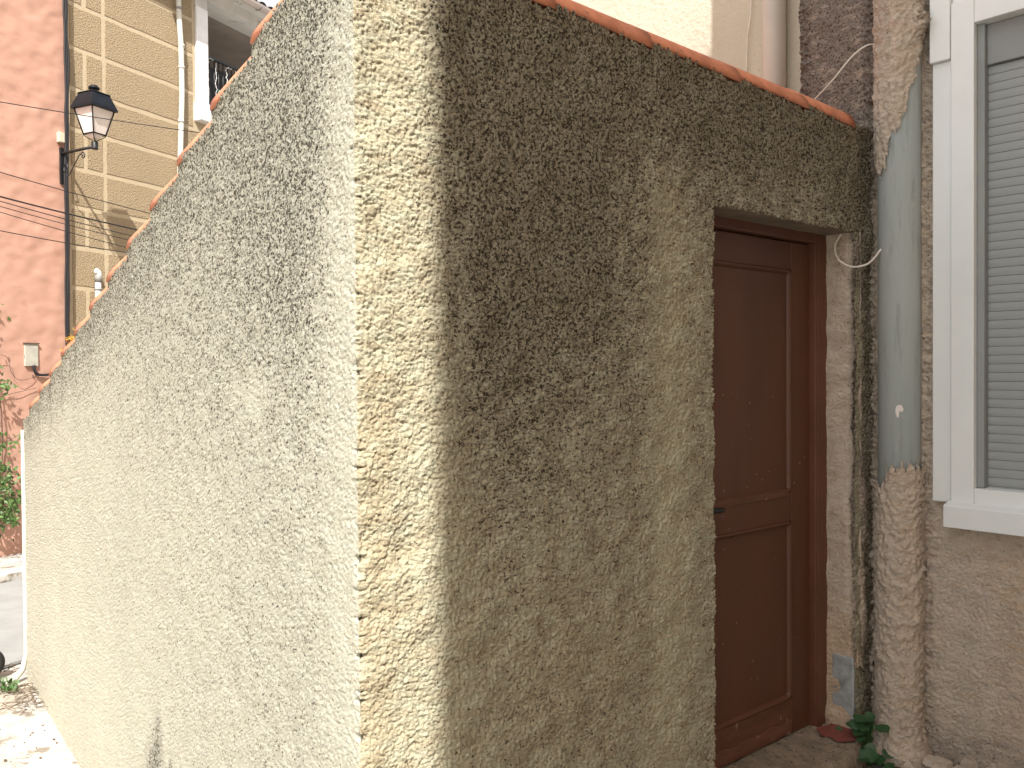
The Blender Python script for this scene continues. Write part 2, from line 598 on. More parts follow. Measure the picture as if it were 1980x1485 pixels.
ul = [0.0]
while ul[-1] < YL:
    ul.append(ul[-1] + 0.0034 * (1 + 0.85 * ul[-1]))
ul[-1] = YL
uleft = -np.array(ul[::-1])
uf = np.concatenate([np.arange(0.003, 1.40, 0.0031), np.arange(1.40, SHX + 0.02, 0.0038)])
u = np.concatenate([uleft, uf])
NR, NRL = 750, 18
isl = u < 0
top = np.where(isl, top_side(-u), top_front(u))
top = np.where((u < 0) & (u > -0.12), 2.672 + 0.31 * u, top)
top = np.where((u >= 0) & (u < 0.1), 2.65, top)
bot = np.where(isl, -0.10 - 0.62 * sst(-u, 0.0, 2.4), -0.14)
zlow = np.where(isl, np.maximum(bot + 0.02, 0.48 - 0.45 * (-u)), np.where(u < OPX0 + 0.02, 0.47 - 0.38 * u, -0.12))
zlow = np.maximum(zlow, bot + 0.02)
t_lo = np.linspace(0, 1, NRL, endpoint=False)
t_hi = np.linspace(0, 1, NR)
topm = np.where(isl, 2.650 + 0.310 * u, 2.578 - 0.022 * u)
topm = np.where(isl, topm, topm + 0.058 * np.exp(-(u / 0.12) ** 2))
Zg = np.concatenate([bot[None] + (zlow - bot)[None] * t_lo[:, None],
                     zlow[None] + (topm - zlow)[None] * t_hi[:, None] + (top - topm)[None] * t_hi[:, None] ** 14], 0)
U = np.broadcast_to(u[None], Zg.shape)
UU = U + 5.0
VV = Zg + 0.8
hf = relief(UU, VV, np.where(U < 0, 2.1, 0.95))
big = sample(T_big, UU, VV, SW, SH)
side = U < 0
amp = np.where(side, 0.0062, 0.0088)
lift = np.where(side, 0.0015, 0.005)
hgt = hf * amp + big * lift * 0.6
dtop = top[None] - Zg
# swollen, crumbly edge under the tiles
hgt = hgt + np.exp(-(dtop / 0.03) ** 2) * 0.006
# chipped corner
chipn = sample(T_lump, UU * 0 + 2.0, VV * 0.45, SW, SH)
# geometry: rounded corner of 14 mm
RC = 0.012
px_ = np.where(side, 0.0, U)
py_ = np.where(side, -U, 0.0)
w = np.clip((U + RC) / (2 * RC), 0, 1) * (math.pi / 2)
nx_ = np.where(U < -RC, -1.0, np.where(U > RC, 0.0, -np.cos(w)))
ny_ = np.where(U < -RC, 0.0, np.where(U > RC, -1.0, -np.sin(w)))
inc = np.abs(U) <= RC
chip = np.exp(-(U / 0.014) ** 2) * (sst(chipn, 0.9, 1.7) * 0.020 * (0.25 + 0.75 * (Zg < 1.4)) + 0.002)
hh = hgt - chip
Px = px_ + nx_ * hh
Py = py_ + ny_ * hh
# crumbly top line
Pz = Zg + np.exp(-(dtop / 0.02) ** 2) * 0.006 * sample(T_lump, UU * 0.7, UU * 0 + 1.0, SW, SH)
P = np.stack([Px, Py, Pz], -1)
uc = 0.5 * (u[1:] + u[:-1])[None]
zc = 0.25 * (Zg[1:, 1:] + Zg[:-1, 1:] + Zg[1:, :-1] + Zg[:-1, :-1])
ej = 0.003 * sample(T_lump, zc + 1.0, zc * 0 + 0.5, SW, SH)
ej2 = 0.004 * sample(T_lump, uc + 0 * zc, zc * 0 + 1.5, SW, SH)
keep = ~((uc > OPX0 + ej) & (uc < OPX1 - ej) & (zc < OPZ + ej2))
# --- stains and painted shade -----------------------------------------------------------
st_ = sample(T_streak, UU, VV, SW, SH)
bl = sample(T_blot, UU, VV, SW, SH)
x = U
z = Zg
# front wall
f = 0.92 * np.exp(-(dtop / 0.26) ** 2) * sst(x, 0.13, 0.30)
f = f + 0.66 * sst(x, 0.16, 0.34) * sst(-x, -1.30, -0.60) * sst(z, 0.95, 2.25)
f = f + 0.42 * gau(x, 0.80, 0.15) * sst(z, 1.45, 1.80) * sst(-z, -2.3, -2.0) + 0.25 * gau(x, 0.55, 0.18) * gau(z, 1.75, 0.3)
f = f + 0.45 * gau(x, 0.45, 0.16) * sst(z, 0.75, 1.7)
f = f + 0.40 * sst(x, 1.0, 1.3) * sst(z, 1.75, 2.35)
f = f + 0.45 * gau(x, 2.36, 0.13) * sst(z, 1.95, 2.15)
f = f - 0.35 * gau(x, 1.16, 0.10) * sst(-z, -2.30, -2.05)
f = f - 0.30 * gau(x, 2.0, 0.12) * gau(z, 2.2, 0.10)
f = f + 0.15 + 0.24 * sst(x, 0.2, 0.5) + 0.12 * gau(x, 0.85, 0.35) * sst(z, 0.6, 1.3) + 0.08 * sst(z, 0.8, 1.8) * sst(x, 0.2, 0.5)  # film past the shadow edge also paints the shaded part of the wall darker
f = f + (0.36 * st_ + 0.14 * bl) * (0.30 + 0.60 * np.clip(f, 0, 1))
f = f - 0.30 * gau(x, 0.92, 0.03) * gau(z, 1.95, 0.25) - 0.25 * gau(x, 0.40, 0.03) * gau(z, 2.2, 0.3)
f = f + 0.12 * gau(x, 0.02, 0.05) * sst(z, 1.4, 2.3) + 1.1 * gau(x, 0.006, 0.008) * sst(chipn, 1.1, 1.7)  # chipped hollows on the corner coloured darker
f = np.where(x > 2.36, f + 0.6 * sst(x, 2.37, 2.46), f)  # darker towards the corner with the house
# side wall
y = -U
k = (y - Y0S) / STEP
fr = k - np.floor(k)
drip = 0.5 + 0.5 * np.cos((fr - 0.02) * 2 * np.pi)
s = 0.62 * np.exp(-(dtop / 0.26) ** 2) + 0.42 * drip ** 3 * np.exp(-(dtop / 0.16) ** 2)
s = s + 0.50 * gau(y, 0.42, 0.38) * sst(z, 1.3, 2.3)
s = s + 0.30 * sst(z, 0.9, 2.0) * sst(y, 0.08, 0.35)
s = s + 0.26 * sst(-y, -3.6, -0.6) + 0.22 - 0.08 * sst(-z, -1.5, -0.9) - 0.12 * sst(y, 0.9, 2.2) * sst(-z, -1.0, 0.1)
s = s - 0.42 * gau(y, 0.03, 0.13) - 0.14 * sst(-z, -0.6, 0.3)
s = s - 0.40 * gau(y, 0.67, 0.14) * gau(z, 1.44, 0.08)
s = s + 0.10 * gau(y, 0.38, 0.2) * sst(z, 1.2, 1.9)
s = s + ((0.32 + 0.12 * sst(y, 0.5, 2.0)) * st_ + 0.09 * bl) * (0.45 + 0.55 * np.clip(s, 0, 1))
# the two dark marks near the ground, wider towards the foot
for (yc, zt, ww, aa) in ((1.69, 0.17, 0.065, 0.85), (1.53, 0.05, 0.045, 0.75), (1.80, 0.02, 0.10, 0.55)):
    width = ww * (0.35 + np.clip((zt - z) / 0.35, 0, 1) * 1.3)
    s = s + aa * np.exp(-((y - yc - 0.12 * (zt - z)) / width) ** 2) * sst(-z, -zt - 0.02, -zt + 0.12)
stain = np.where(side, s, f)
tint = np.where(side, 0.22 + 0.15 * bl + 0.35 * sst(-z, 0.30, 0.50) + 0.5 * np.exp(-(dtop / 0.05) ** 2),
                0.30 + 0.22 * bl + 0.40 * gau(x, 0.05, 0.06) * (z < 1.5) + 0.5 * gau(x, 0.75, 0.25) * gau(z, 0.55, 0.25)
                + 0.5 * np.exp(-(dtop / 0.05) ** 2))
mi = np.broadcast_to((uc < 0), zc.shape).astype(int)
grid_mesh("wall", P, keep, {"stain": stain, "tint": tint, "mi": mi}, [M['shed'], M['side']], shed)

# masonry behind the render: closes the shed (far end wall, back, inside of the opening)
b = MB()
b.box((0.02, YL - 0.10, -0.75), (3.05, YL - 0.002, 1.12))
b.build("end_wall", M['sand_band'], shed)
# far corner: slightly thickened pale bead that flares out at the foot
b = MB()
pts = [(-0.006, YL + 0.004, 1.12), (-0.006, YL + 0.004, -0.45), (-0.03, YL + 0.004, -0.56), (-0.11, YL - 0.03, -0.63), (-0.24, YL - 0.06, -0.66)]
b.tube(pts, [0.015, 0.016, 0.020, 0.03, 0.035], 10)
b.build("corner_bead", M['bead'], shed)

# soffit and reveals of the opening
b = MB()
b.box((OPX0 - 0.02, 0.002, OPZ), (SHX, 0.20, OPZ + 0.06))
b.box((OPX0 - 0.06, 0.002, -0.1), (OPX0 - 0.001, 0.20, OPZ - 0.001))
o = b.build("reveal", M['smooth_plaster'], shed, 0.006)


def patch(name, o, au, av, an, us, vs, seedoff, ampl, material, parent, stain_shade_f, tintf, extra=None, keepf=None, base=None):
    """a sheet of roughcast spanned by au, av with outward normal an"""
    o, au, av, an = (np.array(q, float) for q in (o, au, av, an))
    Ug, Vg = np.meshgrid(us, vs)
    hgt = relief(Ug + seedoff[0], Vg + seedoff[1], seedoff[2] if len(seedoff) > 2 else 1.1) * ampl
    hgt = hgt + sample(T_big, Ug + seedoff[0], Vg + seedoff[1], SW, SH) * 0.003
    if extra is not None:
        hgt = hgt + extra(Ug, Vg)
    Pp = o + Ug[..., None] * au + Vg[..., None] * av + hgt[..., None] * an
    uc = 0.25 * (Ug[1:, 1:] + Ug[:-1, 1:] + Ug[1:, :-1] + Ug[:-1, :-1])
    vc = 0.25 * (Vg[1:, 1:] + Vg[:-1, 1:] + Vg[1:, :-1] + Vg[:-1, :-1])
    kp = np.ones(uc.shape, bool) if keepf is None else keepf(uc, vc)
    return grid_mesh(name, Pp, kp, {"stain": stain_shade_f(Ug, Vg), "tint": tintf(Ug, Vg)}, material, parent)


# right-hand jamb, its rough inner face (faces -x), u runs from the frame towards the street
us = np.arange(0.0, 0.165, 0.004)
vs = np.arange(-0.14, OPZ + 0.004, 0.0042)
jn = lambda a, b_: sample(T_blot, a + 1.0, b_ + 0.3, SW, SH)
patch("door_jamb", (OPX1 + 0.004, 0.155, 0), (0, -1, 0), (0, 0, 1), (-1, 0, 0), us, vs, (2.1, 0.4, 0.7), 0.0065, M['house'], shed,
      lambda a, b_: 0.10 + 0.6 * sst(a, 0.10, 0.17) * sst(b_, 0.5, 1.6) + 0.08 * jn(a, b_),  # darker towards the outer edge
      lambda a, b_: 0.15 + 0.70 * sst(-b_, -0.62, -0.30) + 0.15 * jn(a, b_),
      extra=lambda a, b_: -0.045 * sst(a, 0.10, 0.17) ** 2 * (0.4 + 0.6 * (b_ > 0.5)) + 0.012 * np.exp(-(b_ + 0.02) ** 2 / 0.003),
      keepf=lambda a, b_: ~(a > 0.088 + 0.07 * np.clip(np.abs((b_ - 0.125) / 0.105), 0, 3) ** 5 + 0.006 * np.sin(b_ * 60)))
# galvanised angle showing where the render has fallen off
b = MB()
b.frame((0, 0, 0), (1, 0, 0), (0, 1, 0), (0, 0, 1), (OPX1 - 0.004, 0.000, -0.08), (OPX1 + 0.10, 0.10, 0.27))
b.build("metal_corner", M['galv'], shed, 0.006)
# front face of the pier beside the opening: torn render, darker higher up
us = np.arange(0.0, 0.16, 0.004)
patch("pier_face", (OPX1 - 0.004, -0.004, 0), (1, 0, 0), (0, 0, 1), (0, -1, 0), us, vs, (3.7, 0.9, 2.0), 0.016, M['house'], shed,
      lambda a, b_: 0.25 + 0.62 * sst(b_, 0.45, 1.35) + 0.12 * jn(a * 3, b_),
      lambda a, b_: 0.30 + 0.5 * sst(-b_, -0.35, -0.1),
      extra=lambda a, b_: -0.016 + 0.010 * np.sin(b_ * 9) * np.sin(a * 40 + b_ * 5) + 0.012 * gau(a, 0.06, 0.03) * (b_ < 1.3),
      keepf=lambda a, b_: ~((a < 0.085 + 0.010 * np.sin(b_ * 31)) & (b_ > -0.01) & (b_ < 0.225 + 0.015 * np.sin(a * 70))))

# --- door frame, door
YF, YD = 0.125, 0.155
b = MB()
b.box((2.268, YF, -0.05), (OPX1 + 0.02, YF + 0.09, 2.09))
b.box((1.385, YF, 2.045), (2.266, YF + 0.09, 2.10))
b.box((1.36, YF, -0.05), (1.415, YF + 0.09, 2.043))
b.build("door_frame", M['frame_paint'], shed, 0.004)
b = MB()
b.box((2.272, YF - 0.006, -0.045), (2.305, YF - 0.0005, 2.04))
b.build("frame_bead", M['frame_paint'], shed, 0.002)
LX0, LX1, LZ1 = 1.418, 2.262, 2.040
door = MB().box((LX0, YD + 0.012, -0.040), (LX1, YD + 0.045, LZ1)).build("door", M['door'], shed)
PX0, PX1 = 1.545, 2.131
rails = [("stile", (PX1, -0.040, LX1, LZ1), 'door'), ("stile", (LX0, -0.040, PX0, LZ1), 'door'),
         ("rail", (PX0 + .0005, 1.925, PX1 - .0005, LZ1), 'door'), ("rail", (PX0 + .0005, 0.865, PX1 - .0005, 0.985), 'door'),
         ("rail", (PX0 + .0005, -0.034, PX1 - .0005, 0.110), 'door_worn')]
for nm, (xa, za, xb, zb), mm in rails:
    MB().box((xa, YD, za), (xb, YD + 0.0118, zb)).build(nm, M[mm], door, 0.003)


def moulding(xa, za, xb, zb, mtop, mbot):
    """planted moulding around a panel, with the rounded inner corners"""
    r = 0.028
    path = []
    for cx, cz, a0 in ((xb - r, zb - r, 0), (xa + r, zb - r, 90), (xa + r, za + r, 180), (xb - r, za + r, 270)):
        for k in range(6):
            an = R(a0 + 90 * k / 5)
            path.append((cx + r * math.cos(an), cz + r * math.sin(an)))
    path.append(path[0])
    bb = MB()
    prof = [(0.0, 0.0005), (0.004, -0.004), (0.010, -0.003), (0.016, 0.003), (0.020, 0.0115)]
    vs, fs = [], []
    cx, cz = (xa + xb) / 2, (za + zb) / 2
    m_ = len(path)
    for (x_, z_) in path:
        for (d, yy) in prof:
            sx = (1 if x_ < cx else -1)
            sz = (1 if z_ < cz else -1)
            # move inwards along the local normal of the rounded rectangle
            ix = min(max(x_, xa + r), xb - r)
            iz = min(max(z_, za + r), zb - r)
            nn = Vector((ix - x_, iz - z_))
            if nn.length < 1e-6:
                nn = Vector((sx, 0))
            nn.normalize()
            vs.append((x_ + nn.x * d, YD + yy, z_ + nn.y * d))
    P_ = len(prof)
    for i in range(m_ - 1):
        for j in range(P_ - 1):
            fs.append((i * P_ + j, i * P_ + j + 1, (i + 1) * P_ + j + 1, (i + 1) * P_ + j))
    bb.add(vs, fs, 0, True)
    return bb


moulding(PX0, 0.985, PX1, 1.925, 0, 0).build("moulding", M['door'], door)
moulding(PX0, 0.110, PX1, 0.865, 0, 0).build("moulding", M['door'], door)
# worn planted strip on the mid rail, weatherboard at the foot
b = MB()
b.frame((0, 0, 0), (1, 0, 0), (0, 1, 0), (0, 0, 1), (PX0 + 0.01, YD - 0.004, 0.972), (PX1 - 0.028, YD - 0.0005, 0.992))
b.build("worn_strip", M['door_worn'], door, 0.003)
b = MB()
vs_ = []
rr = random.Random(5)
for i in range(30):
    t = i / 29
    xx = LX0 + 0.02 + (PX1 - LX0 - 0.03) * t
    zz = 0.018 + 0.006 * math.sin(i * 0.9) + rr.uniform(-.002, .002)
    vs_ += [(xx, YD - 0.004, -0.034), (xx, YD - 0.0045, zz), (xx, YD - 0.0003, zz + 0.004)]
b.add(vs_, [(i * 3, i * 3 + 3, i * 3 + 4, i * 3 + 1) for i in range(29)] + [(i * 3 + 1, i * 3 + 4, i * 3 + 5, i * 3 + 2) for i in range(29)], 0, True)
b.build("filler_board", M['door_worn'], door)
# paint chips on the door
rr = random.Random(8)
b = MB()
for i in range(46):
    xx, zz = rr.uniform(1.62, 2.25), rr.uniform(0.1, 1.45)
    s_ = rr.uniform(0.0010, 0.0022)
    yy = YD + (0.0115 if (xx < PX1 - 0.02 and not (0.86 < zz < 0.99)) else -0.0006)
    e_ = rr.uniform(1, 3.0)
    b.add([(xx - s_, yy, zz), (xx, yy, zz - s_ * e_), (xx + s_, yy, zz), (xx, yy, zz + s_ * e_)], [(0, 1, 2, 3)])
o = b.build("paint_chips", M['chip'], door)
o["kind"] = "stuff"
# lever handle
b = MB()
b.box((1.452, YD - 0.006, 0.90), (1.492, YD - 0.0004, 1.06))
b.tube([(1.472, YD - 0.004, 0.975), (1.472, YD - 0.045, 0.975)], 0.008, 10)
b.tube([(1.470, YD - 0.045, 0.976), (1.52, YD - 0.047, 0.978), (1.57, YD - 0.046, 0.976), (1.602, YD - 0.042, 0.973), (1.612, YD - 0.041, 0.972)],
       [0.009, 0.010, 0.0105, 0.010, 0.004], 12)
b.build("handle", M['black_iron'], door)

# --- doorstep
us = np.arange(1.30, 2.50, 0.012)
vs = np.arange(-0.14, 0.17, 0.012)
Ug, Vg = np.meshgrid(us, vs)
edge = -0.075 + 0.02 * np.sin(Ug * 14) + 0.07 * sst(Ug, 2.28, 2.47)
Zs = -0.043 + 0.0025 * sample(T_lump, Ug, Vg, SW, SH) - 0.12 * sst(edge - Vg, 0.0, 0.035) - 0.01 * sst(-Vg, -0.02, 0.1)
grid_mesh("doorstep", np.stack([Ug, Vg, Zs], -1), np.ones((len(vs) - 1, len(us) - 1), bool), {}, M['concrete'], shed)
# red paint spilt on the step at the foot of the jamb
nn = 26
b = MB()
cx, cy = 2.292, 0.035
ring = []
for i in range(nn):
    an = 2 * math.pi * i / nn
    rr_ = 1 + 0.16 * math.sin(3 * an + 1) + 0.10 * math.sin(7 * an)
    xx = cx + 0.10 * rr_ * math.cos(an) + 0.02 * math.sin(an)
    yy = cy + 0.075 * rr_ * math.sin(an)
    ring.append((min(xx, OPX1 + 0.015), min(yy, 0.122), -0.0365))
b.add([(cx, cy, -0.0355)] + ring, [(0, 1 + i, 1 + (i + 1) % nn) for i in range(nn)], 0, True)
b.build("red_paint_patch", M['red'], shed)


# --- edge tiles
def tile_mesh(L, w0, w1, hgt0, hgt1, th=0.011, seg=12):
    """barrel tile along +x: starts at x=0 (narrow head) to x=L (wide tail), convex up"""
    bb = MB()
    vs, fs = [], []
    cols = 7
    for i in range(cols):
        t = i / (cols - 1)
        w_ = w0 + (w1 - w0) * t
        h_ = hgt0 + (hgt1 - hgt0) * t
        for layer in (0, 1):
            ww = w_ - th * layer
            hh_ = h_ - th * layer
            for k in range(seg + 1):
                an = math.pi * k / seg
                vs.append((L * t, ww * math.cos(an), hh_ * math.sin(an)))
    S = seg + 1
    for i in range(cols - 1):
        a, b2 = i * 2 * S, (i + 1) * 2 * S
        for k in range(seg):
            fs.append((a + k, b2 + k, b2 + k + 1, a + k + 1))
            fs.append((a + S + k, a + S + k + 1, b2 + S + k + 1, b2 + S + k))
        fs.append((a, a + S, b2 + S, b2))
        fs.append((a + seg, b2 + seg, b2 + S + seg, a + S + seg))
    for i in (0, cols - 1):
        a = i * 2 * S
        for k in range(seg):
            fs.append((a + k, a + k + 1, a + S + k + 1, a + S + k) if i == 0 else (a + k, a + S + k, a + S + k + 1, a + k + 1))
    bb.add(vs, fs, 0, True)
    return bb


tproto = tile_mesh(0.47, 0.072, 0.095, 0.070, 0.088).build("roof_tile", M['tile'], shed)
tme = tproto.data
C.objects.unlink(tproto)
bpy.data.objects.remove(tproto)


def lay_tile(pos, heading, pitch, sc=1.0, me=None, parent=None, name="roof_tile"):
    o = bpy.data.objects.new(name, me or tme)
    C.objects.link(o)
    o.parent = parent or shed
    o.rotation_euler = (R(random.uniform(-2, 2)), pitch, heading)
    o.scale = (sc, 1, 1)
    o.location = Vector(pos) - (parent or shed).location
    return o


# tiles along the front wall, running towards +x, tails lapping over the next heads
for i in range(6):
    xt = float(ENDS[i])
    L = (xt - float(ENDS[i - 1]) if i else 0.2) + 0.055
    zt = 2.578 - 0.022 * xt
    lay_tile((xt - L, 0.082, zt + 0.030), 0.0, math.asin(0.036 / L), L / 0.47)
# tiles down the rake of the side wall, running towards +y
for i in range(-2, 12):
    yt = Y0S + STEP * i
    if yt < 0.1:
        continue
    zt = 2.672 - 0.310 * yt
    L = 0.405
    pit = math.atan(0.310) - R(5.0)
    lay_tile((0.080, yt - L * math.cos(pit), zt + 0.012 + L * math.sin(pit)), R(90), pit, L / 0.47)
# roof deck between the edges (mostly unseen): rows of barrel tiles on a slab
b = MB()
b.frame((0.05, 0.02, 0), (1, 0, 0), (0, 1, -0.310), (0, 0, 1), (0.02, 0.12, 2.50), (3.0, YL - 0.05, 2.56))
b.build("roof_deck", M['tile'], shed)
for c_ in range(7):
    for r_ in range(0):
        pass
rowm = MB()
for c_ in range(13):
    xc = 0.28 + 0.21 * c_
    if xc > 2.95:
        break
    vs, fs = [], []
    for j in range(2):
        yy = 0.22 + (YL - 0.32) * j
        zz = 2.575 - 0.31 * yy
        for k in range(9):
            an = math.pi * k / 8
            vs.append((xc + 0.085 * math.cos(an), yy, zz + 0.06 * math.sin(an)))
    for k in range(8):
        fs.append((k, k + 1, 10 + k, 9 + k))
    rowm.add(vs, fs, 0, True)
o = rowm.build("tile_rows", M['tile'], shed)
o["kind"] = "stuff"
# yellow lichen tuft on the lower rake tiles
b = MB()
rr = random.Random(3)
for i in range(60):
    yy = 3.35 + rr.uniform(-0.18, 0.18)
    zz = 2.672 - 0.31 * yy + 0.035 + rr.uniform(0, 0.03)
    xx = rr.uniform(-0.005, 0.03)
    d = Vector((rr.uniform(-1, 1), rr.uniform(-1, 1), rr.uniform(0, 1))).normalized() * rr.uniform(0.015, 0.04)
    e = d.orthogonal().normalized() * 0.004
    p = Vector((xx, yy, zz))
    b.add([p - e, p + e, p + d], [(0, 1, 2)])
o = b.build("lichen_tuft", M['yellow'])
tag(o, "small yellow lichen tuft on the shed's lower roof edge beside the black cable", "lichen", None, None)

# ------------------------------------------------------------------ the house on the right
HD = Vector((0.0698, -0.9976, 0))       # along the house front, towards the viewer
HN = Vector((-0.9976, -0.0698, 0))      # outward
H0 = Vector((2.49, 0.0, 0))
house = thing("house", (2.49, 0, 0), "pinkish-beige roughcast house with white window, right of the brown door", "house")


def hp(s, off, z):
    return H0 + HD * s + HN * off + Vector((0, 0, z))


def hs(px, py, off=0.0):
    """distance along the house front and height for a point of the photograph"""
    p = hit(px, py, H0 + HN * off, HN)
    return (p - H0).dot(HD), p.z


S_BACK = hs(1548, 100)[0]
WS0, _ = hs(1803, 600, 0.03)             # window trim outer edge
WS1, _ = hs(1838, 600, 0.045)
WS2, _ = hs(1886, 600, 0.045)
_, WZB = hs(1803, 968, 0.03)
_, WZ_TRIM = hs(1803, 126, 0.03)
_, WZ_OPB = hs(1890, 945, 0.04)
_, WZ_OPT = hs(1892, 42, 0.04)
W_LEN = 1.30
PIPE_S = hs(1738, 700, 0.055)[0]
su = np.concatenate([np.arange(S_BACK, 0.64, 0.0039), np.arange(0.66, 1.0, 0.02), np.arange(1.1, 5.2, 0.5)])
sv = np.concatenate([np.arange(-0.2, 3.6, 0.0041), np.arange(4.0, 9.1, 0.5)])


def house_stain_tone(a, b_):
    k_ = sample(T_blot, a + 5.5, b_ % 3.5, SW, SH)
    q = sample(T_streak, a + 1.5, b_ % 3.5, SW, SH)
    f_ = 0.72 * sst(-a, -0.06, 0.10) * sst(b_, 1.9, 2.6)
    f_ = f_ + 0.55 * gau(a, 0.0, 0.035) * sst(b_, 0.5, 1.3)  # darker along the corner with the pier
    f_ = f_ + 0.45 * gau(a, S_BACK, 0.05)
    f_ = f_ + 0.30 * gau(a, PIPE_S + 0.10, 0.03)  # darker along the groove right of the pipe
    f_ = f_ + 0.35 * sst(-b_, -0.12, 0.05) + 0.25 * sst(b_, 2.2, 3.0) * (a < 0.3)
    f_ = f_ + 0.10
    return f_ + (0.12 * k_ + 0.10 * q) * (0.4 + f_)


def house_tint(a, b_):
    k_ = sample(T_blot, a + 3.3, b_ % 3.5, SW, SH)
    return 0.12 + 0.12 * k_ + 0.40 * gau(a, 0.62, 0.16) * gau(b_, 0.72, 0.13) + 0.35 * sst(a, 0.42, 0.6) * sst(-b_, -0.95, -0.4)


def house_extra(a, b_):
    e_ = 0.020 * np.exp(-((a - PIPE_S) / 0.11) ** 4)            # render bulging round the pipe
    e_ = e_ - 0.012 * gau(a, 0.012, 0.018)                        # groove beside the pier
    q = sample(T_lump, a * 0.5 + 2.2, (b_ * 0.5) % 3.5, SW, SH)
    e_ = e_ + 0.008 * q * (gau(a, 0.0, 0.03) + gau(a, S_BACK + 0.02, 0.03) + 0.7 * gau(a, PIPE_S + 0.105, 0.02))
    # smooth relief under the sill
    return e_


def house_keep(a, b_):
    k_ = ~((a > WS1 + 0.01) & (a < WS1 + W_LEN - 0.01) & (b_ > WZ_OPB - 0.02) & (b_ < WZ_OPT + 0.06))
    # the small hollow near the foot
    return k_ & ~((np.abs(a - 0.032) < 0.020 + 0.004 * np.sin(b_ * 90)) & (np.abs(b_ - 0.19) < 0.040))


patch("wall", H0, HD, (0, 0, 1), HN, su, sv, (4.0, 0.5, 1.3), 0.0105, M['house'], house, house_stain_tone, house_tint,
      extra=house_extra, keepf=house_keep)
# body of the house behind the render
b = MB()
b.frame(H0, HD, HN, (0, 0, 1), (S_BACK + 0.002, -5.0, -0.8), (WS1 + 0.008, -0.03, 9.0))
b.frame(H0, HD, HN, (0, 0, 1), (WS1 + W_LEN - 0.008, -5.0, -0.8), (5.2, -0.03, 9.0))
b.frame(H0, HD, HN, (0, 0, 1), (WS1 + 0.0085, -5.0, -0.8), (WS1 + W_LEN - 0.0085, -0.03, WZ_OPB - 0.022))
b.frame(H0, HD, HN, (0, 0, 1), (WS1 + 0.0085, -5.0, WZ_OPT + 0.062), (WS1 + W_LEN - 0.0085, -0.03, 9.0))
b.build("masonry", M['smooth_plaster'], house)

# window
win = bpy.data.objects.new("window", None)
C.objects.link(win)
win.parent = house
AX = (HD, HN, (0, 0, 1))


def hbox(name, lo, hi, m, parent=win, bev=0.003):
    return MB().frame(H0, *AX, lo, hi).build(name, m, parent, bev)


win.location = (0, 0, 0)
E = WS1 + W_LEN
# outer trim boards
hbox("trim_board", (WS0, 0.006, WZB), (WS1 - 0.0015, 0.030, WZ_TRIM), M['white_pvc'])
hbox("trim_board", (WS0 - 0.004, 0.006, WZ_TRIM + 0.001), (WS1 - 0.0015, 0.052, 3.2), M['white_pvc'])
hbox("trim_board", (E + 0.0015, 0.006, WZB), (E + 0.065, 0.030, 3.2), M['white_pvc'])
# main frame, mitred look: four members with a sloping inner bead
fw = WS2 - WS1
hbox("frame_stile", (WS1, -0.04, WZB - 0.002), (WS2 - 0.006, 0.045, WZ_OPT + 0.10), M['white_pvc'])
hbox("frame_stile", (E - fw, -0.04, WZB - 0.002), (E, 0.045, WZ_OPT + 0.10), M['white_pvc'])
hbox("frame_rail", (WS2 - 0.0055, -0.04, WZB - 0.002), (E - fw - 0.001, 0.045, WZ_OPB), M['white_pvc'])
hbox("frame_rail", (WS2 - 0.0055, -0.04, WZ_OPT), (E - fw - 0.001, 0.045, WZ_OPT + 0.10), M['white_pvc'])
hbox("frame_rail", (WS1, -0.03, WZ_OPT + 0.1015), (E, 0.030, 3.2), M['white_pvc'])
# guide channels and shutter
hbox("shutter_guide", (WS2 - 0.0055, -0.07, WZ_OPB + 0.001), (WS2 + 0.022, 0.012, WZ_OPT - 0.001), M['shutter_box'])
hbox("shutter_guide", (E - fw - 0.03, -0.07, WZ_OPB + 0.001), (E - fw - 0.0015, 0.012, WZ_OPT - 0.001), M['shutter_box'])
_, z_box = hs(1905, 128, -0.02)
hbox("shutter_head", (WS2 + 0.0225, -0.07, z_box), (E - fw - 0.0305, -0.012, WZ_OPT - 0.0015), M['shutter_box'])
pitch = 0.0345
nsl = int((z_box - WZ_OPB) / pitch) + 1
slat_me = None
for i in range(nsl):
    zt = z_box - 0.002 - pitch * i
    L = (E - fw - 0.031) - (WS2 + 0.023)
    if slat_me is None:
        bb = MB()
        vs, fs = [], []
        prof = [(-0.0022, 0.0), (0.0006, 0.0008), (0.0022, 0.008), (0.0028, 0.016), (0.0018, 0.026), (0.0002, pitch - 0.0018), (-0.0022, pitch - 0.0004)]
        for s_ in (0, L):
            for (yy, zz) in prof:
                vs.append(tuple(HD * s_ + HN * yy + Vector((0, 0, zz))))
        for j in range(len(prof) - 1):
            fs.append((j, j + 1, len(prof) + j + 1, len(prof) + j))
        bb.add(vs, fs, 0, False)
        tmp = bb.build("slat", M['shutter'], win)
        slat_me = tmp.data
        bpy.data.objects.remove(tmp)
    o = bpy.data.objects.new("slat", slat_me)
    C.objects.link(o)
    o.parent = win
    o.location = hp(WS2 + 0.023, -0.030, zt - pitch) - house.location
hbox("glass", (WS2, -0.062, WZ_OPB), (E - fw, -0.055, WZ_OPT), M['glass'], bev=0)
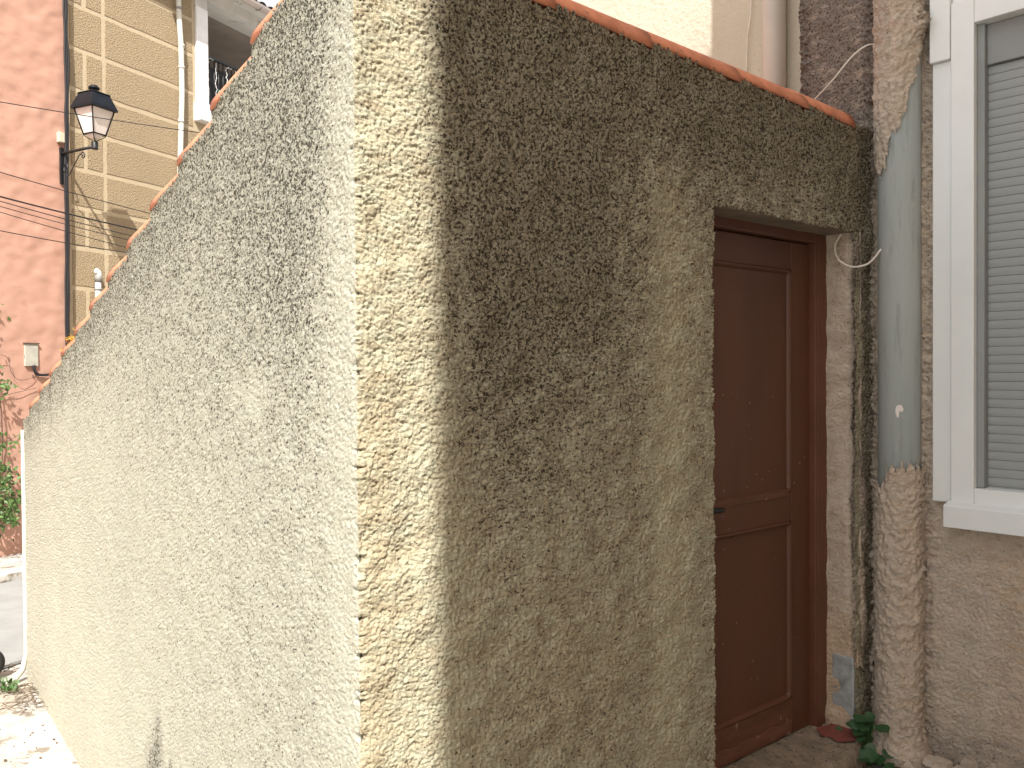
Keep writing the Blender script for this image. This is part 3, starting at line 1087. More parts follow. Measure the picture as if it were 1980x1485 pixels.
# sill
SS0, SZT = hs(1827, 975, 0.075)
_, SZB = hs(1827, 1019, 0.095)
b = MB()
L0, L1 = SS0, E + 0.05
vs = []
for s_ in (L0, L1):
    for (yy, zz) in ((0.0, SZT + 0.012), (0.046, SZT + 0.010), (0.090, SZT), (0.095, SZT - 0.004), (0.095, SZB), (0.088, SZB), (0.0, SZB + 0.002)):
        vs.append(hp(s_, yy, zz))
fs = [(j, (j + 1) % 7, 7 + (j + 1) % 7, 7 + j) for j in range(7)] + [tuple(range(7))[::-1], tuple(range(7, 14))]
b.add(vs, fs)
b.build("sill", M['white_pvc'], win, 0.002)

# drainpipe, part of the house, with its roughcast jacket
pc = hp(PIPE_S, 0.050, 0)
PR = 0.083
pipe = MB().tube([(pc.x, pc.y, 0.0), (pc.x + 0.0, pc.y, 1.8), (pc.x, pc.y, 4.2), (pc.x, pc.y, 9.0)], PR, 48).build("drainpipe", M['pipe'], house)
na = 104
an0 = math.atan2(HN.y, HN.x)
A = an0 + np.linspace(-R(112), R(112), na)       # from right-hand flank round to the left-hand flank in the picture
zz = np.concatenate([np.arange(-0.12, 1.25, 0.0037), np.arange(2.20, 3.7, 0.0037), np.arange(3.72, 4.6, 0.04)])
Ag, Zz = np.meshgrid(A, zz)
rel = (Ag - an0)
arc = rel * PR + 3.0
lump = relief(arc * 1.15 + 1.2, Zz * 1.15 % 3.5 + 0.1, 1.8) * 0.0085
lump = lump + 0.003 * sample(T_blot, arc * 3, Zz % 3.5, SW, SH)
# two mortar noses
lump = lump + 0.035 * np.exp(-((Zz - 2.90) / 0.055) ** 2 - ((rel - R(70)) / 0.30) ** 2) * (1 + 0.4 * sample(T_lump, arc, Zz % 3.5, SW, SH))
lump = lump + 0.022 * np.exp(-((Zz - 0.47) / 0.022) ** 2 - ((rel - R(62)) / 0.30) ** 2)
lump = lump + 0.030 * sst(-Zz, 0.0, 0.10)
thick = 0.007 + lump
Pr = PR + thick
Pp = np.stack([pc.x + Pr * np.cos(Ag), pc.y + Pr * np.sin(Ag), Zz], -1)
rc = 0.5 * (rel[1:, 1:] + rel[:-1, :-1])
zc2 = 0.5 * (Zz[1:, 1:] + Zz[:-1, :-1])
jag = 0.010 * sample(T_lump, rc * 0.3 + 1, rc * 0 + 1.0, SW, SH) + 0.012 * np.sin(rc * 17)
# rel > 0 is the side towards the viewer's right
sgn = np.sign((hp(PIPE_S + 0.1, 0, 0) - hp(PIPE_S, 0, 0)).dot(Vector((-math.sin(an0), math.cos(an0), 0))))
q = rc * sgn
zup = np.interp(q, [R(-112), R(-55), R(-30), R(-12), R(0), R(25), R(45), R(112)], [2.35, 2.36, 2.31, 2.32, 2.46, 2.50, 2.62, 2.95]) + jag
zlo = np.interp(q, [R(-112), R(-40), R(-15), R(-10), R(10), R(112)], [1.00, 1.02, 1.03, 1.085, 1.105, 1.11]) + jag
kp = (zc2 > zup) | (zc2 < zlo)
kp &= ~((zc2 > 1.2) & (zc2 < 2.21))
stp = 0.12 + 0.35 * sst(Zz, 2.3, 3.2) * (rel * sgn < 0) + 0.25 * np.exp(-((rel * sgn - R(85)) / 0.3) ** 2)  # darker on the upper left half and the right flank
tip = 0.12 + 0.10 * sample(T_blot, arc, Zz % 3.5, SW, SH) + 0.10 * (rel * sgn > 0.3)
for hi in (0, 1):
    grid_mesh("render_jacket", Pp, kp & ((zc2 > 1.8) if hi else (zc2 < 1.8)), {"stain": stp, "tint": tip}, M['house'], pipe)
# pale scrape on the pipe
b = MB()
rr = random.Random(2)
sc0 = hit(1739, 792, pc + HN * 0, -ray(1739, 792)).z
a_c = math.atan2(CAM.y - pc.y, CAM.x - pc.x)
pts = [(-.012, .018), (-.004, .026), (.002, .023), (.006, .027), (.012, .016), (.016, .008), (.010, -.004), (.004, -.014), (-.002, -.024), (-.009, -.026), (-.013, -.012), (-.015, .002)]
vs = []
for (dx_, dz_) in pts:
    aa = a_c + dx_ / PR * 1.0
    vs.append((pc.x + (PR + 0.0012) * math.cos(aa), pc.y + (PR + 0.0012) * math.sin(aa), sc0 + dz_))
vs.append((pc.x + (PR + 0.002) * math.cos(a_c), pc.y + (PR + 0.002) * math.sin(a_c), sc0))
b.add(vs, [(12, i, (i + 1) % 12) for i in range(12) if i not in (7, 6)])
b.build("scrape_mark", M['opal'], pipe)

# hollow behind the missing render at the foot
hbox("hollow", (0.0, -0.06, 0.12), (0.07, -0.035, 0.26), M['earth'], house, 0)

# mortar rubble at the foot of the pipe
rub = MB()
rr = random.Random(11)
for i in range(26):
    c0 = hp(rr.uniform(-0.02, 0.55), rr.uniform(0.02, 0.16), -0.11 + rr.uniform(0, 0.03))
    s_ = rr.uniform(0.012, 0.035)
    vs = []
    for k in range(8):
        vs.append((c0.x + s_ * (1 if k & 1 else -1) * rr.uniform(.5, 1), c0.y + s_ * (1 if k & 2 else -1) * rr.uniform(.5, 1),
                   c0.z + s_ * 0.7 * (1 if k & 4 else -1) * rr.uniform(.5, 1)))
    rub.add(vs, [(0, 2, 3, 1), (4, 5, 7, 6), (0, 1, 5, 4), (2, 6, 7, 3), (0, 4, 6, 2), (1, 3, 7, 5)])
o = rub.build("rubble", M['house'])
tag(o, "crumbled render bits along the foot of the house", None, None, "stuff")


def curve_pts(P_, n_=24):
    """smooth line through points"""
    P_ = [Vector(p) for p in P_]
    out = []
    Q = [P_[0] * 2 - P_[1]] + P_ + [P_[-1] * 2 - P_[-2]]
    for i in range(1, len(Q) - 2):
        for k in range(n_):
            t = k / n_
            a, b_, c_, d_ = Q[i - 1], Q[i], Q[i + 1], Q[i + 2]
            out.append(0.5 * ((2 * b_) + (c_ - a) * t + (2 * a - 5 * b_ + 4 * c_ - d_) * t * t + (3 * b_ - a - 3 * c_ + d_) * t ** 3))
    out.append(P_[-1])
    return out


def wall_pt(px, py, off):
    return hit(px, py, H0 + HN * off, HN)


# two white cable loops
pts = [wall_pt(px, py, off) for (px, py, off) in ((1556, 212, 0.02), (1568, 200, 0.05), (1610, 155, 0.08), (1645, 112, 0.07), (1672, 90, 0.05), (1692, 85, 0.03), (1712, 84, 0.0))]
o = MB().tube(curve_pts(pts, 8), 0.0036, 8).build("cable", M['white_cable'])
tag(o, "thin white cable arcing from the shed's roof tiles up to the rendered drainpipe", "cable", "white cables at the house corner")
pts = [wall_pt(px, py, off) for (px, py, off) in ((1627, 452, 0.165), (1616, 470, 0.17), (1615, 487, 0.175), (1624, 505, 0.175), (1648, 516, 0.17), (1676, 511, 0.155), (1692, 497, 0.14), (1702, 484, 0.12), (1716, 472, 0.09))]
o = MB().tube(curve_pts(pts, 8), 0.0042, 8).build("cable", M['white_cable'])
tag(o, "short white cable loop hanging below the lintel beside the grey pipe", "cable", "white cables at the house corner")

# leafy plant at the foot of the house
plant = thing("ivy_plant", hp(0.06, 0.17, -0.17), "small dark green leafy plant growing at the foot of the rendered pipe", "plant")
stems = MB()
rr = random.Random(21)
base = Vector(plant.location)
lm = MB()
prof = [(0, 0), (0.35, 0.30), (0.5, 0.62), (0.36, 0.85), (0, 1.0)]
vs = [(0, 0, 0.0)] + [(x_, y_, 0.10 * abs(x_)) for (x_, y_) in prof[1:4]] + [(0, 1.0, -0.10)] + [(-x_, y_, 0.10 * abs(x_)) for (x_, y_) in prof[3:0:-1]] + [(0, 0.5, -0.06)]
lm.add(vs, [(8, 0, 1), (8, 1, 2), (8, 2, 3), (8, 3, 4), (8, 4, 5), (8, 5, 6), (8, 6, 7), (8, 7, 0)], 0, True)
lo = lm.build("leaf", M['leaf'])
leaf_me = lo.data
bpy.data.objects.remove(lo)
for i in range(60):
    an = rr.uniform(0, 2 * math.pi)
    rad = rr.uniform(0.0, 0.15)
    hh_ = rr.uniform(0.03, 0.20) * (1 - rad / 0.2) + 0.03
    tip = base + Vector((rad * math.cos(an), rad * math.sin(an), hh_))
    ps = curve_pts([base, base + Vector((rad * 0.3 * math.cos(an), rad * 0.3 * math.sin(an), hh_ * 0.6)), tip], 4)
    stems.tube(ps, 0.0015, 5)
    o = bpy.data.objects.new("leaf", leaf_me)
    C.objects.link(o)
    o.parent = plant
    o.location = tip - base
    o.scale = [rr.uniform(0.042, 0.068)] * 3
    tc_ = (CAM - tip).normalized()
    nrm = (tc_ * 0.7 + Vector((0, 0, 0.9)) + Vector((rr.uniform(-.6, .6), rr.uniform(-.6, .6), rr.uniform(-.3, .3)))).normalized()
    o.rotation_euler = (Matrix.Rotation(rr.uniform(0, 6.3), 4, nrm) @ nrm.to_track_quat('Z', 'Y').to_matrix().to_4x4()).to_euler()
stems.build("stem", M['weed'], plant)

# ------------------------------------------------------------------ pale house behind the shed roof
pale = thing("house", (3.12, 0.5, 0), "pale cream house wall above the shed roof, half in sunlight, with cream drainpipe", "house")
b = MB()
b.box((3.12, 0.36, -0.8), (7.8, 6.2, 7.5))
b.build("wall", M['pale'], pale)
PP = (3.12, 0, 0)
PNm = (-1, 0, 0)
c1 = hit(1496, 80, (3.05, 0, 0), PNm)
b = MB()
b.tube([(3.055, c1.y, 2.0), (3.055, c1.y, 4.0), (3.055, c1.y, 7.6)], 0.0625, 32)
b.build("drainpipe", M['cream_pvc'], pale)
pts = [hit(px, py, (3.10, 0, 0), PNm) for (px, py) in ((1456, -60), (1452, 20), (1446, 70), (1444, 120), (1444, 175), (1444, 230))]
o = MB().tube(curve_pts(pts, 6), 0.0045, 8).build("cable", M['white_cable'])
tag(o, "white cable running down the pale cream wall beside the cream drainpipe", "cable", "white cables at the house corner")

# ------------------------------------------------------------------ house across the lane behind the viewer (throws the shade on the door)
OCX, OCY, OCH = -2.62, -4.33, 11.5
neigh = thing("house", (2, -5, -0.1), "tall ochre house across the lane behind the viewer, shading the door", "house")
b = MB()
b.box((OCX, OCY - 6.0, -0.3), (9.0, OCY, OCH))
b.build("wall", M['ochre'], neigh)
b = MB()
vs = [(OCX, OCY - 6, OCH), (9.0, OCY - 6, OCH), (9, OCY, OCH), (OCX, OCY, OCH), (OCX, OCY - 3, OCH + 1.0), (9, OCY - 3, OCH + 1.0)]
b.add(vs, [(0, 1, 5, 4), (3, 4, 5, 2), (0, 4, 3), (1, 2, 5)])
b.build("roof", M['old_roof'], neigh)
for (xa, za) in ((0.2, 2.2), (3.2, 2.2), (0.2, 5.4), (3.2, 5.4), (6.2, 5.4), (6.2, 2.2)):
    w_ = MB().box((xa, OCY + 0.003, za), (xa + 1.0, OCY + 0.045, za + 1.4)).build("window", M['white_paint'], neigh)
    MB().box((xa + 0.08, OCY + 0.048, za + 0.08), (xa + 0.92, OCY + 0.055, za + 1.32)).build("pane", M['glass'], w_)

# ------------------------------------------------------------------ street front across the lane: pink house and sand house
def fs_(px, py, off=0.0):
    p = hit(px, py, F0 + FN * off, FN)
    return (p - F0).dot(FD), p.z


S_J = fs_(130, 400)[0]                  # joint between the pink and the sand house
FAX = (FD, FN, (0, 0, 1))


def fbox(name, lo, hi, m, parent, bev=0.0):
    return MB().frame(F0, *FAX, lo, hi).build(name, m, parent, bev)


pink = thing("house", on_front(S_J - 2, 0, GL), "salmon pink rendered house front across the lane at left", "house")
# gently uneven render
us = np.concatenate([np.arange(-8, -2.2, 0.4), np.arange(-2.0, S_J - 0.01, 0.03), [S_J - 0.005]])
vs = np.arange(GL - 0.05, 7.6, 0.03)
Ug, Vg = np.meshgrid(us, vs)
hgt = 0.03 + 0.003 * sample(T_big, Ug * 0.6 + 2, (Vg * 0.6) % 3.5, SW, SH) + 0.0015 * sample(T_blot, Ug * 0.5 + 5, (Vg * 0.4) % 3.5, SW, SH)
hgt[:, -1] = -0.02
Pn = np.array(F0) + Ug[..., None] * np.array(FD) + Vg[..., None] * np.array((0, 0, 1.0)) + hgt[..., None] * np.array(FN)
grid_mesh("wall", Pn, np.ones((len(vs) - 1, len(us) - 1), bool), {}, M['pink'], pink)
fbox("masonry", (-8, -5, GL - 0.3), (S_J - 0.012, -0.022, 7.6), M['pink'], pink)
a0, z0 = fs_(48, 665, 0.05)
a1, z1 = fs_(74, 708, 0.05)
hat = fbox("meter_hatch", (a0, 0.02, z1), (a1, 0.055, z0), M['hatch'], pink, 0.004)
fbox("hatch_trim", (a0 - 0.012, 0.02, z0 + 0.0005), (a1 + 0.012, 0.066, z0 + 0.016), M['bark'], pink, 0.003)
p1 = [hit(px, py, F0 + FN * 0.06, FN) for (px, py) in ((66, 706), (66, 714), (70, 722), (80, 725), (100, 724), (130, 722))]
MB().tube(curve_pts(p1, 5), 0.016, 8).build("conduit", M['black_cable'], pink)

sand = thing("house", on_front(S_J + 1.5, 0, GL), "sand-coloured rendered house with pale joint bands and a loggia across the lane", "house")
S_P0 = fs_(377, 150)[0]            # left side of loggia pillar
_, Z_SILLT = fs_(400, 205, 0.05)
_, Z_SILLB = fs_(378, 232, 0.05)
S_P1 = fs_(400, 120)[0]
_, Z_BEAMB = fs_(405, 3)           # underside of beam
_, Z_BEAMT = fs_(480, 18)
S_END = S_P0 + 4.2
TH = 0.25
# backing wall in the band colour
b = MB()
b.frame(F0, *FAX, (S_J + 0.002, -TH, GL - 0.3), (S_P0, 0.0, Z_BEAMT + 0.3))
b.frame(F0, *FAX, (S_P0 + 0.0005, -TH, GL - 0.3), (S_END, 0.0, Z_SILLB))
b.frame(F0, *FAX, (S_J + 0.002, -4.8, GL - 0.3), (S_END, -2.2, Z_BEAMT + 0.3))
b.build("wall", M['sand_band'], sand)
# roughcast blocks between the bands
band = 0.056
s163 = fs_(165, 300)[0]
s201 = fs_(202, 300)[0]
rows = [fs_(212, yy)[1] for yy in (38, 119, 195, 269, 341, 413, 488)]
dz = (rows[0] - rows[-1]) / 6
levels = [rows[0] + dz * 2, rows[0] + dz] + rows + [rows[-1] - dz * k for k in (1, 2, 3, 4)]
rr = random.Random(6)


def block(s0, s1, z0, z1):
    """one panel of roughcast, 9 mm proud, slightly ragged outline"""
    b_ = MB()
    hb = band / 2
    s0, s1, z0, z1 = s0 + hb, s1 - hb, z0 + hb, z1 - hb
    n1 = max(3, int((s1 - s0) / 0.12))
    n2 = 4
    per = [(s0 + (s1 - s0) * i / n1, z0) for i in range(n1)] + [(s1, z0 + (z1 - z0) * i / n2) for i in range(n2)] + \
          [(s1 - (s1 - s0) * i / n1, z1) for i in range(n1)] + [(s0, z1 - (z1 - z0) * i / n2) for i in range(n2)]
    per = [(a + rr.uniform(-.005, .005), c + rr.uniform(-.005, .005)) for a, c in per]
    m_ = len(per)
    vs = [on_front(a, -0.001, c) for a, c in per] + [on_front(a + (0.004 if a < (s0 + s1) / 2 else -0.004), 0.006, c + (0.004 if c < (z0 + z1) / 2 else -0.004)) for a, c in per]
    b_.add(vs, [(i, (i + 1) % m_, m_ + (i + 1) % m_, m_ + i) for i in range(m_)] + [tuple(range(m_, 2 * m_))])
    b_.build("block", M['sand_block'], sand)


for i in range(len(levels) - 1):
    zt, zb = levels[i], levels[i + 1]
    if zb < Z_SILLB < zt or zt < Z_SILLB:
        s_end = S_END - 0.3 if zt < Z_SILLB else S_P0 - 0.02
    else:
        s_end = S_P0 - 0.02
    parts_ = [S_J + 0.03, s163, s201, s_end] if i % 2 == 1 else [S_J + 0.03, s201, s_end]
    for a, c in zip(parts_[:-1], parts_[1:]):
        block(a, c, zb, zt)
# loggia: pillar, sill, beam, ceiling, back wall
Z_CAP = fs_(385, 15)[1]
fbox("pillar", (S_P0 + 0.01, -TH + 0.01, Z_SILLT), (S_P1, 0.035, Z_CAP), M['white_paint'], sand, 0.01)
fbox("balcony_sill", (S_P0 - 0.03, -TH, Z_SILLB), (S_END, 0.14, Z_SILLT - 0.001), M['white_paint'], sand, 0.012)
fbox("beam", (S_P1 + 0.001, -0.40, Z_BEAMB), (S_END, 0.02, Z_BEAMT), M['soffit_white'], sand, 0.004)
fbox("beam_return", (S_P0 + 0.001, -TH + 0.012, Z_CAP + 0.001), (S_P1, 0.02, Z_BEAMT), M['soffit_white'], sand, 0.004)
fbox("ceiling", (S_P0, -2.19, Z_BEAMB + 0.06), (S_END, -0.401, Z_BEAMB + 0.16), M['interior'], sand)
fbox("loggia_back", (S_P0 + 0.01, -2.19, Z_SILLB), (S_END, -2.12, Z_BEAMB + 0.058), M['interior'], sand)
fbox("loggia_side", (S_P0 + 0.0, -2.11, Z_SILLB), (S_P0 + 0.05, -0.402, Z_BEAMB + 0.058), M['interior'], sand)
_, z_r1 = fs_(402, 108, -0.1)
fbox("shade_sheet", (S_P1 + 0.01, -0.36, Z_SILLT), (S_END, -0.34, z_r1 - 0.03), M['interior_shade'], sand)  # near-black sheet behind the railing, stands in for the shade inside the loggia
# railing
rail = bpy.data.objects.new("railing", None)
C.objects.link(rail)
rail.parent = sand
RO = -0.10


def fpart(name, m_b, m, parent):
    return m_b.build(name, m, parent)


fpart("top_rail", MB().frame(F0, *FAX, (S_P1 + 0.004, RO - 0.02, z_r1 - 0.03), (S_END, RO + 0.02, z_r1)), M['black_iron'], rail)
fpart("bottom_rail", MB().frame(F0, *FAX, (S_P1 + 0.004, RO - 0.015, Z_SILLT + 0.04), (S_END, RO + 0.015, Z_SILLT + 0.06)), M['black_iron'], rail)
nb = 24
for i in range(nb):
    s_ = S_P1 + 0.06 + i * 0.088
    MB().tube([on_front(s_, RO, Z_SILLT + 0.061), on_front(s_, RO, z_r1 - 0.031)], 0.008, 6).build("bar", M['black_iron'], rail)
# white fairy-light strings woven on the railing
rr = random.Random(13)
labels = ["frosted light string on the loggia railing, closest to the white pillar", "second frosted light string from the white pillar, on the dark railing",
          "third frosted light string from the white pillar, on the dark railing", "fourth frosted light string from the pillar, near the shed roof edge"]
for i, (pxa, pyt, pyb) in enumerate(((403, 114, 200), (418, 122, 208), (438, 132, 200), (455, 138, 172))):
    b = MB()
    s0_, _ = fs_(pxa, 160, -0.07)
    zt_ = fs_(pxa, pyt, -0.07)[1]
    zb_ = fs_(pxa, pyb, -0.07)[1]
    pts = []
    m_ = 16
    for k in range(m_):
        t = k / (m_ - 1)
        pts.append(on_front(s0_ + rr.uniform(-.012, .012), -0.07 + rr.uniform(-.005, .01), zt_ + (zb_ - zt_) * t))
    if i in (0, 2):
        pts = [on_front(s0_ + 0.10, -0.07, zt_ + 0.01), on_front(s0_ + 0.04, -0.07, zt_ + 0.02)] + pts
    b.tube(pts, 0.0035, 5)
    for p in pts[::1]:
        for _ in range(2):
            q = p + Vector((rr.uniform(-.015, .015), rr.uniform(-.01, .0), rr.uniform(-.02, .02)))
            b.tube([p, q], 0.0028, 4)
    o = b.build("light_string", M['white_paint'])
    tag(o, labels[i], "light string", "light strings on the railing")
b = MB()
pt = hit(425, 180, F0 + FN * (-0.06), FN)
b.lathe(pt, [(0.0, -0.035), (0.022, -0.028), (0.034, 0), (0.022, 0.028), (0.006, 0.035), (0.006, 0.045), (0.0, 0.046)], 12)
o = b.build("ornament", M['teal'])
tag(o, "teal round ornament hanging on the dark loggia railing", "ornament")
# downpipe on the sand house
dpx = [hit(px, py, F0 + FN * 0.07, FN) for (px, py) in ((343, -60), (346, 30), (350, 85), (352, 180), (350, 260), (348, 330), (348, 500))]
dpipe = MB().tube(dpx, 0.036, 14).build("drainpipe", M['cream_pvc'], sand)
for (px, py) in ((346, 14), (351, 86), (351, 128), (350, 232), (349, 318)):
    p = hit(px, py, F0 + FN * 0.07, FN)
    MB().tube([p, p + Vector((0, 0, -0.035))], 0.041, 14).build("pipe_joint", M['cream_pvc'] if py != 318 and py != 14 else M['grey_fit'], dpipe)
# vent pipe
vp = [hit(px, py, F0 + FN * 0.06, FN) for (px, py) in ((190, 620), (190, 545), (191, 533), (189, 526), (185, 524))]
vent = MB().tube(vp, 0.036, 14).build("vent_pipe", M['white_paint'], sand)
for (ya, yb, r_) in ((532, 546, 0.043), (558, 561, 0.05)):
    p = hit(190.5, ya, F0 + FN * 0.06, FN)
    q = hit(190.5, yb, F0 + FN * 0.06, FN)
    MB().tube([p, q], r_, 14).build("pipe_joint", M['grey_fit'], vent)
# eaves: gutter and roof tiles
GO = 0.32
g0 = fs_(464, -3, GO)
g1 = fs_(549, 40, GO)
zg = (g0[1] + g1[1]) / 2 - 0.03
b = MB()
vs, fs2 = [], []
sg = 10
for s_ in (S_P0 - 0.8, S_END + 0.2):
    for k in range(sg + 1):
        an = math.pi + math.pi * k / sg
        vs.append(on_front(s_, GO + 0.07 * math.cos(an), zg + 0.065 + 0.07 * math.sin(an)))
for k in range(sg):
    fs2.append((k, k + 1, sg + 2 + k, sg + 1 + k))
b.add(vs, fs2, 0, True)
gut = b.build("gutter", M['gutter'], sand)
for px in (450, 500, 545):
    s_ = fs_(px, 20, GO)[0]
    MB().tube([on_front(s_, GO + 0.075 * math.cos(math.pi + math.pi * k / 8), zg + 0.065 + 0.075 * math.sin(math.pi + math.pi * k / 8)) for k in range(9)], 0.008, 6).build("gutter_bracket", M['grey_fit'], gut)
fbox("eaves_board", (S_P0 - 0.8, -TH - 0.4, Z_BEAMT + 0.001), (S_END + 0.2, 0.235, zg + 0.07), M['soffit_white'], sand)
fbox("roof_slab", (S_J - 0.1, -5.0, zg + 0.071), (S_END + 0.2, 0.25, zg + 0.10), M['old_roof'], sand)
ot = tile_mesh(0.45, 0.075, 0.09, 0.06, 0.075).build("roof_tile", M['old_roof'], sand)
ome = ot.data
bpy.data.objects.remove(ot)
hd = math.atan2(FN.y, FN.x)
for i in range(28):
    s_ = S_P0 - 0.7 + i * 0.19
    for j in range(3):
        lay_tile(on_front(s_, GO - 0.40 - 0.36 * j, zg + 0.16 + 0.11 * j), hd, R(14), 1.0, ome, sand)

# black cable bundle down the joint between the two houses
b = MB()
rr = random.Random(9)
for k in range(3):
    pts = []
    for yy in range(-60, 760, 40):
        base_x = 126 + (yy / 720) * 5 + (1.5 if 80 < yy < 300 else 0)
        p = hit(base_x + k * 2.6 - 2, yy, F0 + FN * 0.08, FN)
        pts.append(p + FD * rr.uniform(-.008, .008))
    b.tube(curve_pts(pts, 3), 0.013, 7)
o = b.build("cable_bundle", M['black_cable'])
tag(o, "thick black cable bundle running down the joint between pink and sand houses", "cable")

# junction box
jb = fs_(116, 266, 0.05)
b = MB().frame(F0, *FAX, (jb[0] - 0.035, 0.035, jb[1] - 0.06), (jb[0] + 0.035, 0.09, jb[1] + 0.06))
o = b.build("junction_box", M['box_cream'], None, 0.004)
tag(o, "small cream junction box on the pink wall just above the lamp bracket", "junction box")

# ------------------------------------------------------------------ street lamp
s_l, _ = fs_(119, 320, 0.04)
zb0 = fs_(119, 356, 0.04)[1]
zb1 = fs_(119, 286, 0.04)[1]
LZ = fs_(120, 297, 0.05)[1]
lamp = thing("street_lamp", on_front(s_l, 0.04, zb1), "black wrought-iron lantern with white panes on a wall bracket", "street lamp")
fb = MB().frame(F0, *FAX, (s_l - 0.025, 0.030, zb0), (s_l + 0.025, 0.055, zb1))
fb.build("back_plate", M['black_iron'], lamp, 0.004)
ARM = 0.62
root = on_front(s_l, 0.05, LZ)
end = on_front(s_l, ARM + 0.02, LZ + 0.012)
MB().tube([root, end], 0.017, 12).build("arm", M['black_iron'], lamp)
# scroll brace
b = MB()
pts = []
o0 = on_front(s_l, 0.06, 0)
zlow_b = fs_(140, 341, 0.2)[1]
pts.append(on_front(s_l, 0.06, zlow_b - 0.02))
for k in range(10):
    an = R(-150 + k * 40)
    r_ = 0.012 + 0.0045 * k
    pts.insert(0, on_front(s_l, 0.10 + r_ * math.cos(an), zlow_b + 0.13 + r_ * math.sin(an))) if False else None
lowp = [on_front(s_l, 0.11 + (0.05 - 0.003 * k) * math.cos(R(-60 + 38 * k)), zlow_b + 0.10 + (0.07 - 0.004 * k) * math.sin(R(-60 + 38 * k))) for k in range(9)][::-1]
diag = [on_front(s_l, 0.16, zlow_b), on_front(s_l, 0.29, zlow_b + 0.145), on_front(s_l, 0.37, LZ - 0.055)]
upp = [on_front(s_l, 0.43 + (0.045 - 0.0035 * k) * math.cos(R(150 - 42 * k)), LZ - 0.072 + (0.045 - 0.0035 * k) * math.sin(R(150 - 42 * k))) for k in range(11)]
b.tube(curve_pts(lowp + diag + upp, 4), 0.0065, 7)
b.build("scroll_brace", M['black_iron'], lamp)
lc = Vector((end.x, end.y, 0))
tocam = (CAM - lc)
tocam.z = 0
ang = math.atan2(tocam.y, tocam.x)
rot = ang + R(39) - R(0)     # normal of the left-hand pane as seen
zpx = lambda yy: hit(188, yy, lc, -tocam).z


def ringz(wd, z_, r0=rot):
    """square ring of half width wd"""
    return [Vector((lc.x + wd * math.sqrt(2) * math.cos(r0 + R(45 + 90 * k)), lc.y + wd * math.sqrt(2) * math.sin(r0 + R(45 + 90 * k)), z_)) for k in range(4)]


def frust(name, w0, z0_, w1, z1_, m, bev=0.002):
    b_ = MB()
    a, c = ringz(w0, z0_), ringz(w1, z1_)
    b_.add(a + c, [(i, (i + 1) % 4, 4 + (i + 1) % 4, 4 + i) for i in range(4)] + [(3, 2, 1, 0), (4, 5, 6, 7)])
    return b_.build(name, m, lamp, bev)


zs = {k: zpx(k) for k in (165, 170, 174, 180, 184, 188, 209, 214, 261, 264, 277, 289)}
WT, WBm = 0.150, 0.085
frust("roof", 0.175, zs[209], 0.120, zs[184], M['lamp_black'])
frust("roof_rim", 0.182, zs[214], 0.178, zs[209] - 0.001, M['lamp_black'])
frust("roof_cap", 0.130, zs[184] + 0.001, 0.118, zs[184] + 0.014, M['lamp_black'])
MB().lathe((lc.x, lc.y, 0), [(0.085, zs[184] + 0.014), (0.07, zs[180] + 0.008), (0.035, zs[180] + 0.016), (0.030, zs[174]), (0.062, zs[174] + 0.004), (0.060, zs[170]), (0.035, zs[165] - 0.006), (0.0, zs[165])], 20).build("finial", M['lamp_black'], lamp)
top_r, bot_r = ringz(WT, zs[214] - 0.002), ringz(WBm, zs[261])
for k in range(4):
    k2 = (k + 1) % 4
    ins = 0.004
    c_t = sum(top_r, Vector()) / 4
    c_b = sum(bot_r, Vector()) / 4
    vs = [top_r[k] + (c_t - top_r[k]) * 0.05, top_r[k2] + (c_t - top_r[k2]) * 0.05, bot_r[k2] + (c_b - bot_r[k2]) * 0.06, bot_r[k] + (c_b - bot_r[k]) * 0.06]
    ctr = sum(vs, Vector()) / 4
    inn = [v + (Vector((lc.x, lc.y, ctr.z)) - ctr).normalized() * 0.004 for v in vs]
    MB().add(vs + inn, [(0, 1, 2, 3), (7, 6, 5, 4), (0, 4, 5, 1), (1, 5, 6, 2), (2, 6, 7, 3), (3, 7, 4, 0)]).build("pane", M['opal'], lamp)
    MB().tube([top_r[k], bot_r[k]], 0.0075, 6).build("corner_bar", M['lamp_black'], lamp)
    MB().tube([bot_r[k], bot_r[k2]], 0.0075, 6).build("lower_bar", M['lamp_black'], lamp)
    # curved cradle rib
    e1 = Vector((lc.x, lc.y, zs[277]))
    d_ = bot_r[k] - Vector((lc.x, lc.y, zs[261]))
    ps = [bot_r[k] + d_ * 0.06 * math.sin(t * 3.1) + (e1 - bot_r[k]).project(Vector((0, 0, 1))) * (1 - math.cos(t * math.pi / 2)) ** 0.8 * 1.0 - d_ * (math.sin(t * math.pi / 2) ** 3) for t in [i / 8 for i in range(9)]]
    MB().tube(ps, 0.005, 6).build("cradle_rib", M['lamp_black'], lamp)
b = MB()
a = ringz(WBm - 0.018, zs[261] - 0.004)
cc = ringz(0.030, zs[264] - 0.030)
b.add(a + cc, [(i, (i + 1) % 4, 4 + (i + 1) % 4, 4 + i) for i in range(4)] + [(4, 5, 6, 7)])
b.build("lower_glass", M['opal'], lamp)
MB().lathe((lc.x, lc.y, 0), [(0.0, zs[277] + 0.012), (0.034, zs[277] + 0.012), (0.040, zs[277]), (0.036, zs[289] + 0.012), (0.040, zs[289]), (0.0, zs[289])], 16).build("socket", M['black_iron'], lamp)

